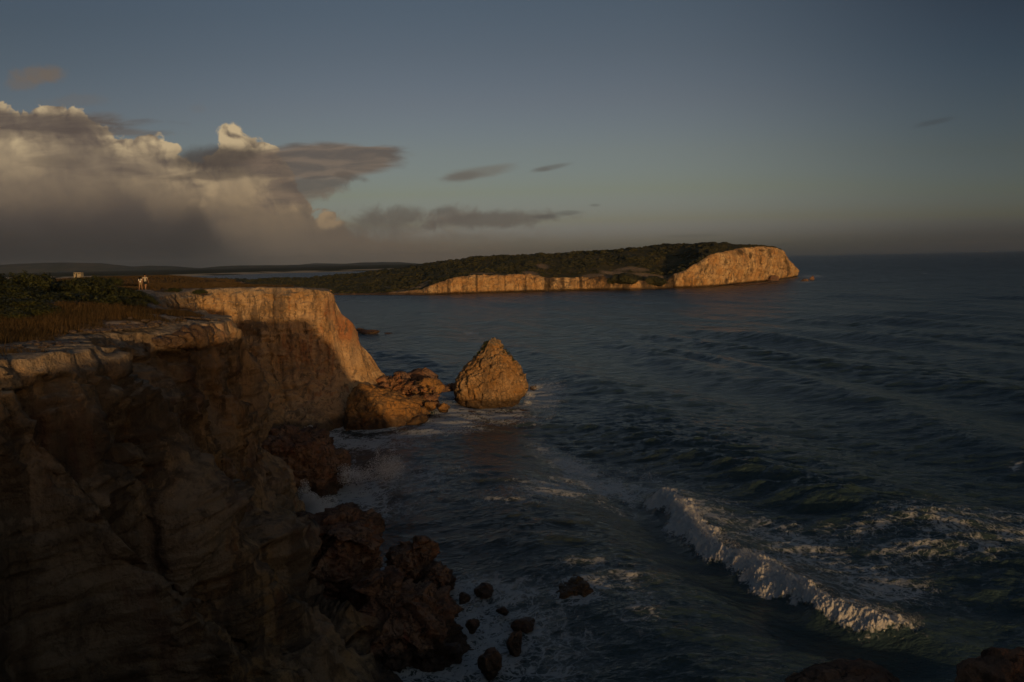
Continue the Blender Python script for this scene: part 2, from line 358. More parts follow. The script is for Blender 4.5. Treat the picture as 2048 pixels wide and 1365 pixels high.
# ------------------------------------------------------------------ materials
def new_mat(name):
    m = bpy.data.materials.new(name); m.use_nodes = True; g = NT(m.node_tree)
    out = g.n('ShaderNodeOutputMaterial'); b = g.n('ShaderNodeBsdfPrincipled')
    g.t.links.new(b.outputs[0], out.inputs[0])
    return m, g, b
def bump(g, b, h, dist, strength=1.0, prev=None):
    nd = g.n('ShaderNodeBump'); g.put(nd.inputs['Height'], h); nd.inputs['Distance'].default_value = dist; nd.inputs['Strength'].default_value = strength
    if prev is not None: g.t.links.new(prev, nd.inputs['Normal'])
    return nd.outputs[0]
def rock_material(name, pal, sc=1.0, top_z=None, wet_z=1.3, vstreak=1.0, topcol=(0.34, 0.29, 0.23), grass_top=False, crack=1.0):
    """pal: main ochre, second, red, dark stain"""
    m, g, b = new_mat(name)
    geo = g.n('ShaderNodeNewGeometry'); p = geo.outputs['Position']; x, y, z = g.xyz(p)
    nx, ny, nz = g.xyz(geo.outputs['Normal'])
    at = g.n('ShaderNodeAttribute', attribute_name='tone'); atc = at.outputs['Color']; ar, ag, ab = g.xyz(at.outputs['Vector'])
    ps = g.scl(p, (sc, sc, sc))
    pv = g.scl(p, (sc, sc, sc*0.22))            # drawn out downwards: run-off streaks
    ph = g.scl(p, (sc*0.25, sc*0.25, sc*2.2))    # strata
    n1 = g.noise(ps, 0.22, 5, 0.6); n2 = g.noise(ps, 1.1, 6, 0.65); n3 = g.noise(pv, 0.9*vstreak, 6, 0.62, 0.3)
    st = g.noise(ph, 0.55, 5, 0.6); pit = g.vor(ps, 2.6, 'F1', 2.0, 0.6); grit = g.noise(ps, 9.0, 6, 0.7)
    c = g.mix(g.ss(n1, 0.4, 0.62), pal[0], pal[1])
    c = g.mix(g.ss(g.add(st, g.mul(g.sub(n2, 0.5), 0.3)), 0.46, 0.64, 0.0, 0.55), c, pal[1])
    c = g.mix(g.ss(g.add(n3, g.mul(ar, 0.3)), 0.57, 0.72, 0.0, 0.8), c, pal[2])
    c = g.mix(g.mul(g.mul(ar, 0.75), g.ss(n2, 0.35, 0.6, 0.4, 1.0)), c, pal[2])
    c = g.mix(g.ss(g.add(g.noise(pv, 1.7*vstreak, 7, 0.65, 0.6), g.mul(ag, 0.35)), 0.53, 0.64, 0.0, 0.85), c, pal[3])
    c = g.mix(g.ss(n2, 0.50, 0.72, 0.0, 0.35), c, tuple(min(1, q*1.25) for q in pal[1]))
    c = g.mix(g.ss(grit, 0.52, 0.75, 0.0, 0.45), c, pal[3])
    c = g.mix(g.ss(g.noise(pv, 0.45, 7, 0.68, 0.8), 0.50, 0.60, 0.0, 0.55), c, tuple(q*1.6 for q in pal[3]))
    c = g.mix(g.ss(g.noise(ps, 2.9, 5, 0.7), 0.54, 0.66, 0.0, 0.5), c, pal[3])
    c = g.mix(g.mul(ag, 0.5), c, pal[3])
    c = g.mix(g.mul(ab, 0.9), c, g.vm('MULTIPLY', g.mix(g.ss(g.noise(pv, 0.3, 5, 0.6, 0.4), 0.42, 0.58), c, (0.33, 0.25, 0.18)), (0.72, 0.68, 0.63)))  # shaded near wall: shade and relief put into the colour by darkening and patches
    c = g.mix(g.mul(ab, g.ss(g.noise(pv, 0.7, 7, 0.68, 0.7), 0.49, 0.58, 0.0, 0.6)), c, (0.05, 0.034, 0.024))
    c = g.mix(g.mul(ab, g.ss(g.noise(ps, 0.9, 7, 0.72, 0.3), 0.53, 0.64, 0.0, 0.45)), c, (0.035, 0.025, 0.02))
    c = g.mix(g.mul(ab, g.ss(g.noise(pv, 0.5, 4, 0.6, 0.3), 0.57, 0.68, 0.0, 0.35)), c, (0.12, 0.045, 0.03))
    # pale weathered crust on flat tops
    flat = g.ss(nz, 0.55, 0.85)
    crust = g.mix(g.ss(g.noise(ps, 2.2, 6, 0.7), 0.4, 0.65), topcol, tuple(q*0.45 for q in topcol))
    if top_z is not None:
        up = g.ss(g.add(z, g.mul(g.sub(n2, 0.5), 2.5)), top_z-1.6, top_z-0.2)
        c = g.mix(g.mul(up, 0.75), c, crust)
        flat = g.mul(flat, g.ss(z, top_z-3.5, top_z-1.5))
        c = g.mix(flat, c, crust)
    # wet dark foot of the rock at the waterline
    wetn = g.add(z, g.mul(g.sub(n2, 0.5), 1.6))
    wet = g.ss(wetn, wet_z, wet_z*0.3)
    c = g.mix(g.mul(wet, 0.82), c, (0.025, 0.018, 0.013))
    cwn = g.n('ShaderNodeTexNoise'); g.put(cwn.inputs['Vector'], ps); cwn.inputs['Scale'].default_value = 0.8; cwn.inputs['Detail'].default_value = 5
    cw = g.vm('ADD', ps, g.scl(g.vm('SUBTRACT', cwn.outputs[1], (0.5, 0.5, 0.5)), (3.0, 3.0, 2.0)))
    crk = g.vor(cw, 0.55, 'DISTANCE_TO_EDGE', 1.0, 0.5)
    crkm = g.mul(g.ss(crk, 0.05, 0.0), g.ss(n1, 0.42, 0.55))
    c = g.mix(g.mul(crkm, 0.55*min(crack, 1.3)), c, pal[3])
    g.put(b.inputs['Base Color'], c)
    g.put(b.inputs['Roughness'], g.ss(wet, 0.0, 1.0, 0.95, 0.45, 'LINEAR'))
    b.inputs['Specular IOR Level'].default_value = 0.25
    h1 = g.add(g.mul(n2, 0.6), g.add(g.mul(st, 0.35), g.mul(n3, 0.5)))
    h1 = g.sub(h1, g.mul(crkm, 0.18*crack))
    bn = bump(g, b, h1, 0.55/sc, 0.9)
    bn = bump(g, b, g.sub(g.mul(grit, 0.7), g.mul(pit, 0.5)), 0.10/sc, 0.9, bn)
    g.put(b.inputs['Normal'], bn)
    return m
OCHRE = [(0.36, 0.225, 0.105), (0.48, 0.335, 0.19), (0.29, 0.12, 0.052), (0.11, 0.08, 0.055)]
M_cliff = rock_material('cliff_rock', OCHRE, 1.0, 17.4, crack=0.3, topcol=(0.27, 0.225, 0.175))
M_stack = rock_material('stack_rock', [(0.27, 0.15, 0.055), (0.36, 0.235, 0.12), (0.24, 0.10, 0.035), (0.07, 0.05, 0.032)], 1.6, 9.5, 2.0, 1.4, (0.30, 0.235, 0.15))
M_block = rock_material('block_rock', [(0.31, 0.155, 0.045), (0.34, 0.19, 0.07), (0.2, 0.09, 0.03), (0.05, 0.036, 0.025)], 1.3, None, 2.2)
M_red = rock_material('red_rock', [(0.17, 0.085, 0.052), (0.23, 0.14, 0.09), (0.18, 0.05, 0.03), (0.04, 0.028, 0.023)], 1.8, None, 0.9, 1.0, crack=1.6)
M_pebble = rock_material('rubble_rock', [(0.22, 0.095, 0.042), (0.29, 0.16, 0.085), (0.2, 0.062, 0.028), (0.04, 0.028, 0.02)], 2.4, None, 0.5)
M_head = rock_material('headland_rock', [(0.46, 0.27, 0.12), (0.54, 0.38, 0.22), (0.40, 0.17, 0.07), (0.17, 0.115, 0.075)], 0.28, None, 2.2, 1.0)

# ------------------------------------------------------------------ plateau shape
RIM = []      # (rim xyz, base xyz(z=0), bend, noise amp)
def rimadd(r, b_, bend=0.3, amp=1.0): RIM.append((np.array(r, float), np.array([b_[0], b_[1], 0.0]), bend, amp))
rimadd((15, -80, 18.2), (25, -80), .3, 1); rimadd((13.5, -40, 18.2), (21, -38), .3, 1); rimadd((13.2, -14, 18.1), (18.5, -9), .4, .6)
rimadd((12.6, -4, 18.0), (16.5, 12), .8, .5); rimadd((9.5, 0.6, 18.0), (11.5, 26), .95, .4); rimadd((3, 1.2, 18.0), (3, 29), .95, .4)
rimadd((-4, 1.2, 17.9), (-5, 30), .95, .4); rimadd((-10, 1.6, 17.7), (-8.5, 31), .9, .6); rimadd((-15.5, 5, 17.5), (-10, 31.3), .8, .9)
rimadd((-18, 12, 17.5), (-7.2, 31.8), .4, 1)
rimadd(P(0, 722, 17.1), (-7.4, 33), .22, 1); rimadd(P(80, 716, 17.0), (-7.6, 35), .22, 1); rimadd(P(150, 706, 17.0), (-8.0, 37), .2, 1)
rimadd(P(205, 674, 16.9), (-8.6, 39.5), .2, 1); rimadd(P(300, 667, 16.8), (-10.2, 43), .2, 1); rimadd(P(400, 655, 16.8), (-12.8, 49), .2, 1)
rimadd(P(457, 643, 16.7), P(606, 1062), .25, .8); rimadd((-21.5, 57, 16.7), (-18, 66), .3, 1)
rimadd((-28, 64, 16.8), (-24, 75), .3, 1); rimadd(P(305, 604, 17.0), (-29, 84), .25, 1); rimadd(PD(350, 590, 92), (-31.5, 92), .2, .8)
rimadd(PD(400, 580, 103), P(500, 869), .2, .9); rimadd(PD(500, 577, 106), P(560, 862), .2, .9); rimadd(PD(600, 578, 106), P(630, 858), .25, .8)
rimadd(PD(655, 583, 105), P(690, 850), .3, .5); rimadd(PD(668, 592, 105.5), P(715, 846), .45, .5)
rimadd(PD(672, 612, 106), P(735, 840), .6, .5); rimadd(PD(710, 655, 106.5), P(765, 834), .7, .5); rimadd(PD(718, 684, 107), P(785, 829), .7, .45)
rimadd(PD(742, 712, 108), P(805, 822), .75, .4); rimadd(PD(766, 748, 109), P(822, 812), .8, .3); rimadd(PD(800, 772, 111), P(850, 800), .9, .3)
rimadd(PD(815, 778, 114), (-13.2, 119), .8, .3); rimadd(PD(765, 748, 113), (-15.5, 122), .7, .3)
rimadd(PD(700, 660, 112), (-19, 124), .5, .5); rimadd(PD(655, 585, 114), (-24, 128), .3, .6); rimadd((-34, 131, 16.4), (-28, 137), .3, 1)
rimadd((-52, 170, 15.6), (-43, 172), .3, 1); rimadd((-68, 220, 14.5), (-58, 222), .3, 1); rimadd((-98, 300, 12.5), (-88, 302), .3, 1)
rimadd((-140, 420, 9.5), (-128, 424), .3, 1); rimadd((-175, 480, 8), (-165, 486), .3, 1)
NPLAT = [i for i, r_ in enumerate(RIM) if not (25 <= i <= 35)]
poly = [tuple(RIM[i][0][:2]) for i in NPLAT] + [(-260, 560), (-1500, 700), (-1500, -400), (15, -400)]
poly = np.array(poly)
ctrl = [tuple(RIM[i][0]) for i in NPLAT] + [(-41.5, 90, 17.75), (-46, 100, 17.6), (-60, 62, 17.6), (-34, 46, 17.3), (-26, 30, 17.4), (-100, 100, 18.0), (-140, 300, 17.2), (-95, 240, 14.9), (-60, 150, 16.6),
        (-180, 440, 12.5), (-320, 520, 13), (-320, 300, 17.6), (-30, 10, 17.5), (0, -3, 18.0), (6, -6, 18.05), (-30, -30, 18.1), (5, -30, 18.2), (-100, -50, 18.2), (-600, 300, 18), (-900, 600, 14), (-260, 560, 8), (-1400, 0, 16), (-30, -8, 17.6), (-40, 78, 17.5)]
ctrl = np.array(ctrl)
def pdist(X, Y, pl, closed=True):
    best = np.full(X.shape, 1e9); n = len(pl)
    for i in range(n if closed else n-1):
        a = pl[i]; b_ = pl[(i+1) % n]; d = b_-a; L2 = max(d@d, 1e-9)
        t = np.clip(((X-a[0])*d[0]+(Y-a[1])*d[1])/L2, 0, 1)
        best = np.minimum(best, (X-a[0]-t*d[0])**2+(Y-a[1]-t*d[1])**2)
    return np.sqrt(best)
def inside(X, Y, pl):
    r_ = np.zeros(X.shape, bool); n = len(pl)
    for i in range(n):
        x1, y1 = pl[i]; x2, y2 = pl[(i+1) % n]
        if y1 == y2: continue
        c = ((y1 > Y) != (y2 > Y)) & (X < (x2-x1)*(Y-y1)/(y2-y1)+x1)
        r_ ^= c
    return r_
def ztop(X, Y):
    X = np.asarray(X, float); Y = np.asarray(Y, float)
    s = 0; w = 0
    for cx, cy, cz in ctrl:
        d2 = (X-cx)**2+(Y-cy)**2+3.0
        k = 1/d2**1.6; s = s+k*cz; w = w+k
    z = s/w
    pnt = np.stack([X*0.12, Y*0.12, np.zeros_like(X)], -1)
    z = z+fbm(pnt, 3)*0.22
    for (px, py, zz, rx, ry, h) in ((160, 628, 17.6, 7.0, 3.5, 0.85), (60, 655, 17.3, 5, 4, 0.45), (390, 625, 17, 3, 2.5, .2)):
        c = P(px, py, zz); z = z+h*np.exp(-((X-c[0])/rx)**2-((Y-c[1])/ry)**2)
    return z

# ------------------------------------------------------------------ the cliff: a dense loft from the rim to below the sea
def build_cliff():
    rim = np.array([r_[0] for r_ in RIM]); bas = np.array([r_[1] for r_ in RIM]); bend = np.array([r_[2] for r_ in RIM]); amp = np.array([r_[3] for r_ in RIM])
    step = np.maximum(np.linalg.norm(np.diff(rim, axis=0), axis=1), 0.6*np.linalg.norm(np.diff(bas, axis=0), axis=1))
    tk = np.concatenate([[0], np.cumsum(step)])
    mid = (rim+bas)/2; dist = np.hypot(mid[:, 0], mid[:, 1])
    # samples along the coast, denser where near and seen
    ts = [0.0]; 
    while ts[-1] < tk[-1]:
        k = min(np.searchsorted(tk, ts[-1], side='right')-1, len(tk)-2)
        y_ = mid[k, 1]
        d = 1.2 if y_ < -20 else (0.35 if k < 8 else (0.13 if k < 17 else (0.24 if k < 20 else (0.17 if k < 34 else (0.5 if k < 38 else 2.0)))))
        ts.append(ts[-1]+d)
    ts = np.array(ts[:-1]+[tk[-1]])
    A = smooth_interp(ts, tk, np.concatenate([rim, bas, bend[:, None], amp[:, None]], 1))
    Rm, Bs, bd, am = A[:, :3], A[:, 3:6], A[:, 6], A[:, 7]
    # inland direction
    tg = np.gradient(Rm[:, :2], axis=0); kk = np.ones(25)/25
    tg = np.stack([np.convolve(np.pad(tg[:, i], 12, 'edge'), kk, 'valid') for i in (0, 1)], 1)
    tg /= np.linalg.norm(tg, axis=1)[:, None]+1e-9
    inn = np.stack([-tg[:, 1], tg[:, 0]], 1)
    kcol = np.clip(np.searchsorted(tk, ts, side='right')-1, 0, len(tk)-1)
    ridge = np.clip(np.minimum(kcol-23, 36-kcol), 0, 2)/2.0
    inl = 4.5*(1-ridge)+0.6*ridge
    # chutes and spurs: some parts of the wall lean back, others stand steep; the rim is notched
    nw = np.clip((62-Rm[:, 1])/6, 0, 1)*np.clip((Rm[:, 1]-9)/5, 0, 1)*(Rm[:, 0] < -9)
    n1_ = fbm(np.stack([ts/3.4, ts*0, ts*0+5], -1), 2)
    bd = np.clip(bd+nw*np.clip(n1_*2.2, -0.1, 0.62), 0.12, 0.95)
    fw = np.clip((Rm[:, 1]-80)/8, 0, 1)*(1-ridge)*(ts < tk[33])
    bd = np.clip(bd+fw*(0.18+np.clip(fbm(np.stack([ts/6.0, ts*0, ts*0+15], -1), 2)*1.2, -.15, .4)), 0.12, 0.95)
    nt_ = np.clip(fbm(np.stack([ts/1.7, ts*0, ts*0+25], -1), 4, 0.6)+0.05, 0, 1)*1.9*np.clip(nw+0.55*fw, 0, 1)
    Rm = Rm.copy(); Rm[:, :2] += inn*nt_[:, None]
    NI = 22; NT_ = 190; NU = 6
    rows = []
    for i in range(NI):                         # from inland to the rim
        a = 1-i/NI
        q = Rm[:, :2]+inn*(inl*a)[:, None]
        zt = ztop(q[:, 0], q[:, 1])+0.03-0.35*np.clip((a-0.7)/0.3, 0, 1)**2
        zt = np.where(ridge > 0, np.minimum(zt, Rm[:, 2]-0.4*a)*ridge+zt*(1-ridge), zt)
        # blend to the exact rim height at the edge
        zt = zt*(a**0.5)+Rm[:, 2]*(1-a**0.5)
        rows.append(np.concatenate([q, zt[:, None]], 1))
    T = np.linspace(0, 1, NT_)
    hh = np.sin(T*np.pi/2)*0  # placeholder
    for t in T:
        h = np.where(t < 0.5, bd*t, bd*0.5+(1-bd*0.5)*((np.clip(t, .5, 1)-0.5)/0.5)**(1+1.2*(1-bd)))
        q = Rm[:, :2]+(Bs-Rm)[:, :2]*h[:, None]
        rows.append(np.concatenate([q, (Rm[:, 2]*(1-t))[:, None]], 1))
    for i in range(1, NU):
        rows.append(np.concatenate([Bs[:, :2]-inn*0.5*i, np.full((len(ts), 1), -0.5*i)], 1))
    G = np.array(rows)                          # rows x cols x 3
    N = grid_normals(G)
    # outward = away from land
    outw = np.concatenate([-inn, np.full((len(ts), 1), 0.25)], 1)
    sgn = np.sign((N*outw[None]).sum(-1, keepdims=True)+1e-9); N = N*sgn
    # smooth the normals
    for _ in range(6):
        N[1:-1] = (N[:-2]+N[1:-1]*2+N[2:])/4
        N[:, 1:-1] = (N[:, :-2]+N[:, 1:-1]*2+N[:, 2:])/4
    N /= np.linalg.norm(N, axis=-1, keepdims=True)+1e-9
    tt = np.concatenate([-np.ones(NI)*0, T, np.ones(NU-1)])[:, None]
    onface = np.concatenate([np.linspace(0, 1, NI)**3*0.3, np.clip(T/0.04, 0.3, 1), np.ones(NU-1)])[:, None]
    S = ts[None, :]*np.ones((G.shape[0], 1))
    Z = G[..., 2]
    big = fbm(G/7.0, 3)*1.2
    nearw = np.clip((62-G[..., 1])/6, 0, 1)*np.clip((16.5-Z)/3, 0, 1)
    ribs = fbm(np.stack([S/2.6+fbm(G/6.0, 2)*1.3, Z/11.0, S*0+3], -1), 4, 0.55, True)*0.75
    ribs += nearw*fbm(np.stack([S/7.5+fbm(G/9.0, 2)*1.0, Z/26.0, S*0+13], -1), 3, 0.5, True)*2.3
    ribs -= nearw*np.clip(fbm(np.stack([S/4.2+fbm(G/7.0, 2)*1.2, Z/22.0, S*0+53], -1), 3, 0.5, True)-0.25, 0, 1)*1.6
    wq = G/1.0+np.stack([fbm(G/1.5, 2), fbm(G/1.5+9, 2), fbm(G/1.5+19, 2)], -1)*0.8
    blocky = facet(wq/np.array([2.6, 2.6, 2.0]), 3, 0.5, 0.7)*0.42+facet(wq/np.array([0.9, 0.9, 0.6]), 5, 0.5, 0.8)*0.16
    capb = np.clip((Z-(Rm[:, 2][None]-2.3))/1.2, 0, 1)*(tt > 0)
    blocky += capb*(facet(wq/np.array([1.5, 1.5, 0.8]), 8, 0.8, 0.6)*0.35-0.35*np.clip(fbm(np.stack([S/1.6, Z/5, S*0+31], -1), 2), 0.15, 1))
    gul = -np.clip(fbm(np.stack([S/6.0+Z*0.03, Z/30.0, S*0+9], -1), 2), 0.05, 1)*1.6
    med = fbm(G/1.7, 4, 0.6)*0.55
    strata = (fbm(np.stack([S/9.0, Z/0.55+fbm(G/5.0, 2)*1.2, S*0], -1), 3, 0.6))*0.22
    cell = (0.45-worley(G/1.3))*0.35
    fin = fbm(G/0.45, 3, 0.65)*0.16
    cap = np.exp(-((Z-(Rm[:, 2][None]-0.5))/0.6)**2)*0.05*(tt > 0)
    blocky = blocky*(1-0.2*nearw)+nearw*(facet(wq/np.array([4.2, 4.2, 5.5]), 12, 0.6, 0.9)*0.7)
    dsp = (big+ribs+gul+med*0.8+strata+cell*0.5+cap+blocky)*am[None]+fin
    topm = (tt <= 0)
    G[..., 2] += np.where(ridge[None] > 0, 0.35, 1.0)*fbm(np.stack([S/2.2, S*0, S*0+77], -1), 4, 0.6)*0.38*np.where(tt > 0, np.exp(-((Rm[:, 2][None]-Z)/2.0)**2), np.linspace(0, 1, G.shape[0])[:, None]*0+np.clip(1-np.linalg.norm(G[..., :2]-Rm[None, :, :2], axis=-1)/3.5, 0, 1))
    dflat = (fbm(G/0.9, 4, 0.6)*0.10+np.clip(fbm(G/0.5, 3), 0, 1)*0.10)
    dsp = np.where(topm, dflat+dsp*onface*0.5, dsp*onface)
    dsp = np.where(ridge[None] > 0, dsp*0.55, dsp)
    G = G+N*dsp[..., None]
    # tone attribute: x = red staining, y = dark stains plus gully shade put into the colour
    red = np.zeros(Z.shape); dark = np.zeros(Z.shape)
    for (px, py, d, rr, a) in ((700, 655, 106, 2.2, 1.3), (668, 620, 105, 2.0, .6), (690, 640, 106, 2.0, 1.0), (625, 690, 103, 3.5, .5), (645, 745, 101, 3, .45), (380, 672, 45, 2.2, 1.0), (350, 730, 45, 3.0, .8), (335, 830, 45, 3, .6), (350, 960, 44, 2.5, .4), (590, 950, 60, 4, .5),
                               (250, 1150, 32, 4, .5), (420, 900, 50, 3, .5), (480, 800, 54, 1.5, .5), (120, 900, 30, 3, .3)):
        c = PD(px, py, d); red = np.maximum(red, a*np.exp(-((G-c)**2).sum(-1)/rr**2))
    for (px, py, d, rr, a) in ((545, 610, 104, 1.6, .9), (560, 625, 104, 1.5, .7), (350, 605, 90, 4, 1.0), (470, 770, 55, 2, .8), (500, 640, 104, 2.5, .5), (470, 650, 54, 2.2, .6), (200, 760, 33, 5, .8), (280, 720, 40, 4, .6), (100, 1250, 26, 4, .8)):
        c = PD(px, py, d); dark = np.maximum(dark, a*np.exp(-((G-c)**2).sum(-1)/rr**2))
    # near wall below the rim: greyer rock, its shade also darkened into the colour
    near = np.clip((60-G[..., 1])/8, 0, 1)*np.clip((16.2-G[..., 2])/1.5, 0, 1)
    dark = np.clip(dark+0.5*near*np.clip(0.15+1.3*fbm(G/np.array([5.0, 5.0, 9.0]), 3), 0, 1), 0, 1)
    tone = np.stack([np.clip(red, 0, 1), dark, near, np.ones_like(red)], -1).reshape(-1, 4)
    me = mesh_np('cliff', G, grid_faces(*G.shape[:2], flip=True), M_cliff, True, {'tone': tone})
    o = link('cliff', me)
    tag(o, 'ochre sea cliff with a shadowed near wall and a sunlit far face under the plateau', 'cliff', kind='structure')
    return G, Rm
CLIFF_G, CLIFF_RIM = build_cliff()

# ------------------------------------------------------------------ plateau ground
def plateau_material():
    m, g, b = new_mat('plateau_soil')
    geo = g.n('ShaderNodeNewGeometry'); p = geo.outputs['Position']
    n1 = g.noise(p, 0.16, 5, 0.6); n2 = g.noise(p, 1.3, 6, 0.7); n3 = g.noise(p, 7.0, 5, 0.7)
    at = g.n('ShaderNodeAttribute', attribute_name='tone'); r_, g_, b_ = g.xyz(at.outputs['Vector'])   # x: bare limestone, y: green
    bare = g.mix(g.ss(n2, 0.4, 0.65), (0.36, 0.30, 0.24), (0.18, 0.14, 0.11))
    dry = g.mix(g.ss(n2, 0.35, 0.68), (0.10, 0.062, 0.026), (0.05, 0.036, 0.018))
    grn = g.mix(g.ss(n2, 0.35, 0.68), (0.03, 0.033, 0.013), (0.055, 0.046, 0.02))
    c = g.mix(g.ss(g.add(g_, g.mul(g.sub(n1, 0.5), 1.2)), 0.35, 0.65), dry, grn)
    c = g.mix(g.ss(g.add(r_, g.mul(g.sub(n2, 0.5), 0.9)), 0.4, 0.6), c, bare)
    g.put(b.inputs['Base Color'], c); b.inputs['Roughness'].default_value = 0.95; b.inputs['Specular IOR Level'].default_value = 0.15
    bn = bump(g, b, n2, 0.25, 0.8); bn = bump(g, b, n3, 0.06, 0.8, bn); g.put(b.inputs['Normal'], bn)
    return m
M_plat = plateau_material()
BARE = []     # world ellipses of bare rock: (x, y, rx, ry, strength)
for (px, py, z, rx, ry, a) in ((330, 600, 17.2, 3.5, 5, 1), (390, 585, 17.4, 9, 5, 1), (330, 580, 17.6, 6, 4, 1), (500, 575, 17.4, 10, 3, 1), (600, 575, 17.0, 10, 3, 1), (380, 645, 16.9, 4, 2.2, 1), (300, 660, 16.9, 3, 1.4, 1), (130, 690, 17.1, 4, 1.6, 1), (50, 715, 17.1, 4, 1.2, 1), (220, 675, 16.9, 2.5, 1.5, 1),
                               (270, 614, 17.3, 2, 2.5, .8), (300, 582, 17.7, 2.5, 4, .9)):
    c = P(px, py, z); BARE.append((c[0], c[1], rx, ry, a))
def bare_mask(X, Y):
    m = np.zeros(np.shape(X))
    for cx, cy, rx, ry, a in BARE: m = np.maximum(m, a*np.exp(-((X-cx)/rx)**2-((Y-cy)/ry)**2))
    return m
def build_plateau():
    def axis(a, b_, fine0, fine1, df, dc):
        out = [a]
        while out[-1] < b_:
            v = out[-1]; d = df if fine0 <= v < fine1 else min(dc, df+0.06*min(abs(v-fine0), abs(v-fine1)))
            out.append(v+d)
        return np.array(out)
    xs = axis(-1500, 20, -75, 20, 0.4, 40); ys = axis(-400, 700, -5, 135, 0.4, 25)
    X, Y = np.meshgrid(xs, ys)
    Z = ztop(X, Y)
    ins = inside(X, Y, poly); d = pdist(X, Y, poly)
    e = np.where(ins, d, -d)
    Z = Z-np.clip(2.2-e, 0, None)*0.5-np.clip(1.0-e, 0, None)*12
    Z = np.where(e < -30, -8, np.maximum(Z, -8))
    Z = Z+fbm(np.stack([X/0.8, Y/0.8, X*0], -1), 3)*0.05
    far = np.clip((Y-250)/150, 0, 1)
    tone = np.stack([bare_mask(X, Y), np.clip(0.30+0.25*far+0.1*(X < -60)+0.3*fbm(np.stack([X/25, Y/25, X*0], -1), 2), 0, 1), X*0, X*0+1], -1).reshape(-1, 4)
    fc = grid_faces(*X.shape); fc = fc[(e.ravel()[fc] > -1.5).any(1)]
    me = mesh_np('plateau', np.stack([X, Y, Z], -1), fc, M_plat, True, {'tone': tone})
    o = link('plateau', me); tag(o, kind='structure', label='dry grassy cliff-top plateau with bare limestone patches', cat='ground')
build_plateau()

# ------------------------------------------------------------------ sea
def wave_tile(L, N, peaks, seed):
    """random-phase height field: peaks = (wavelength, direction vector, spread power, rms, relative bandwidth)"""
    rg = np.random.default_rng(seed)
    k = np.fft.fftfreq(N, L/N)*2*np.pi; KX, KY = np.meshgrid(k, k, indexing='ij'); K = np.hypot(KX, KY); K[0, 0] = 1e-6
    out = np.zeros((N, N))
    for lam, d, sp, rms, bw in peaks:
        d = np.array(d)/np.hypot(*d); kp = 2*np.pi/lam
        ca = (KX*d[0]+KY*d[1])/K
        S = np.exp(-0.5*(np.log(K/kp)/bw)**2)*np.abs(ca)**sp/K
        ph = rg.normal(size=(N, N))+1j*rg.normal(size=(N, N))
        S[0, 0] = 0
        h = np.fft.ifft2(ph*S).real; h *= rms/h.std()
        out += h
    return out
def sample_tile(T, L, X, Y, rot=0.0):
    N = T.shape[0]; c, s = math.cos(rot), math.sin(rot)
    u = (X*c+Y*s)/L*N; v = (-X*s+Y*c)/L*N
    i = np.floor(u).astype(np.int64); j = np.floor(v).astype(np.int64); fu = u-i; fv = v-j
    i %= N; j %= N; i2 = (i+1) % N; j2 = (j+1) % N
    return T[i, j]*(1-fu)*(1-fv)+T[i2, j]*fu*(1-fv)+T[i, j2]*(1-fu)*fv+T[i2, j2]*fu*fv
WAVE = np.array([P(q[0]+14, q[1]+14)[:2] for q in ((1290, 955), (1350, 1010), (1400, 1075), (1470, 1115), (1560, 1160), (1640, 1210), (1740, 1240), (1850, 1268), (1960, 1300))])
CREST2 = np.array([P(*q)[:2] for q in ((1180, 672), (1280, 692), (1340, 706), (1420, 720), (1530, 745), (1700, 790), (1900, 850))])
CREST3 = np.array([P(*q)[:2] for q in ((1250, 860), (1400, 870), (1500, 890), (1640, 930), (1800, 990), (2000, 1060), (2200, 1120))])
def along(X, Y, pl):
    """signed distance (positive on the shoreward, left side) and the fraction along"""
    best = np.full(X.shape, 1e9); sg = np.zeros(X.shape); fr = np.zeros(X.shape)
    seg = np.linalg.norm(np.diff(pl, axis=0), axis=1); cum = np.concatenate([[0], np.cumsum(seg)])
    for i in range(len(pl)-1):
        a = pl[i]; d = pl[i+1]-a; L2 = d@d
        t = np.clip(((X-a[0])*d[0]+(Y-a[1])*d[1])/L2, 0, 1)
        ex = X-a[0]-t*d[0]; ey = Y-a[1]-t*d[1]; q = np.hypot(ex, ey)
        s = np.sign(d[0]*ey-d[1]*ex)           # left of travel direction
        k = q < best
        best = np.where(k, q, best); sg = np.where(k, -s*q, sg); fr = np.where(k, (cum[i]+t*seg[i])/cum[-1], fr)
    return sg, fr
FOAM = []     # (px, py, rx px, ry px, rot, strength) patches lying on the water
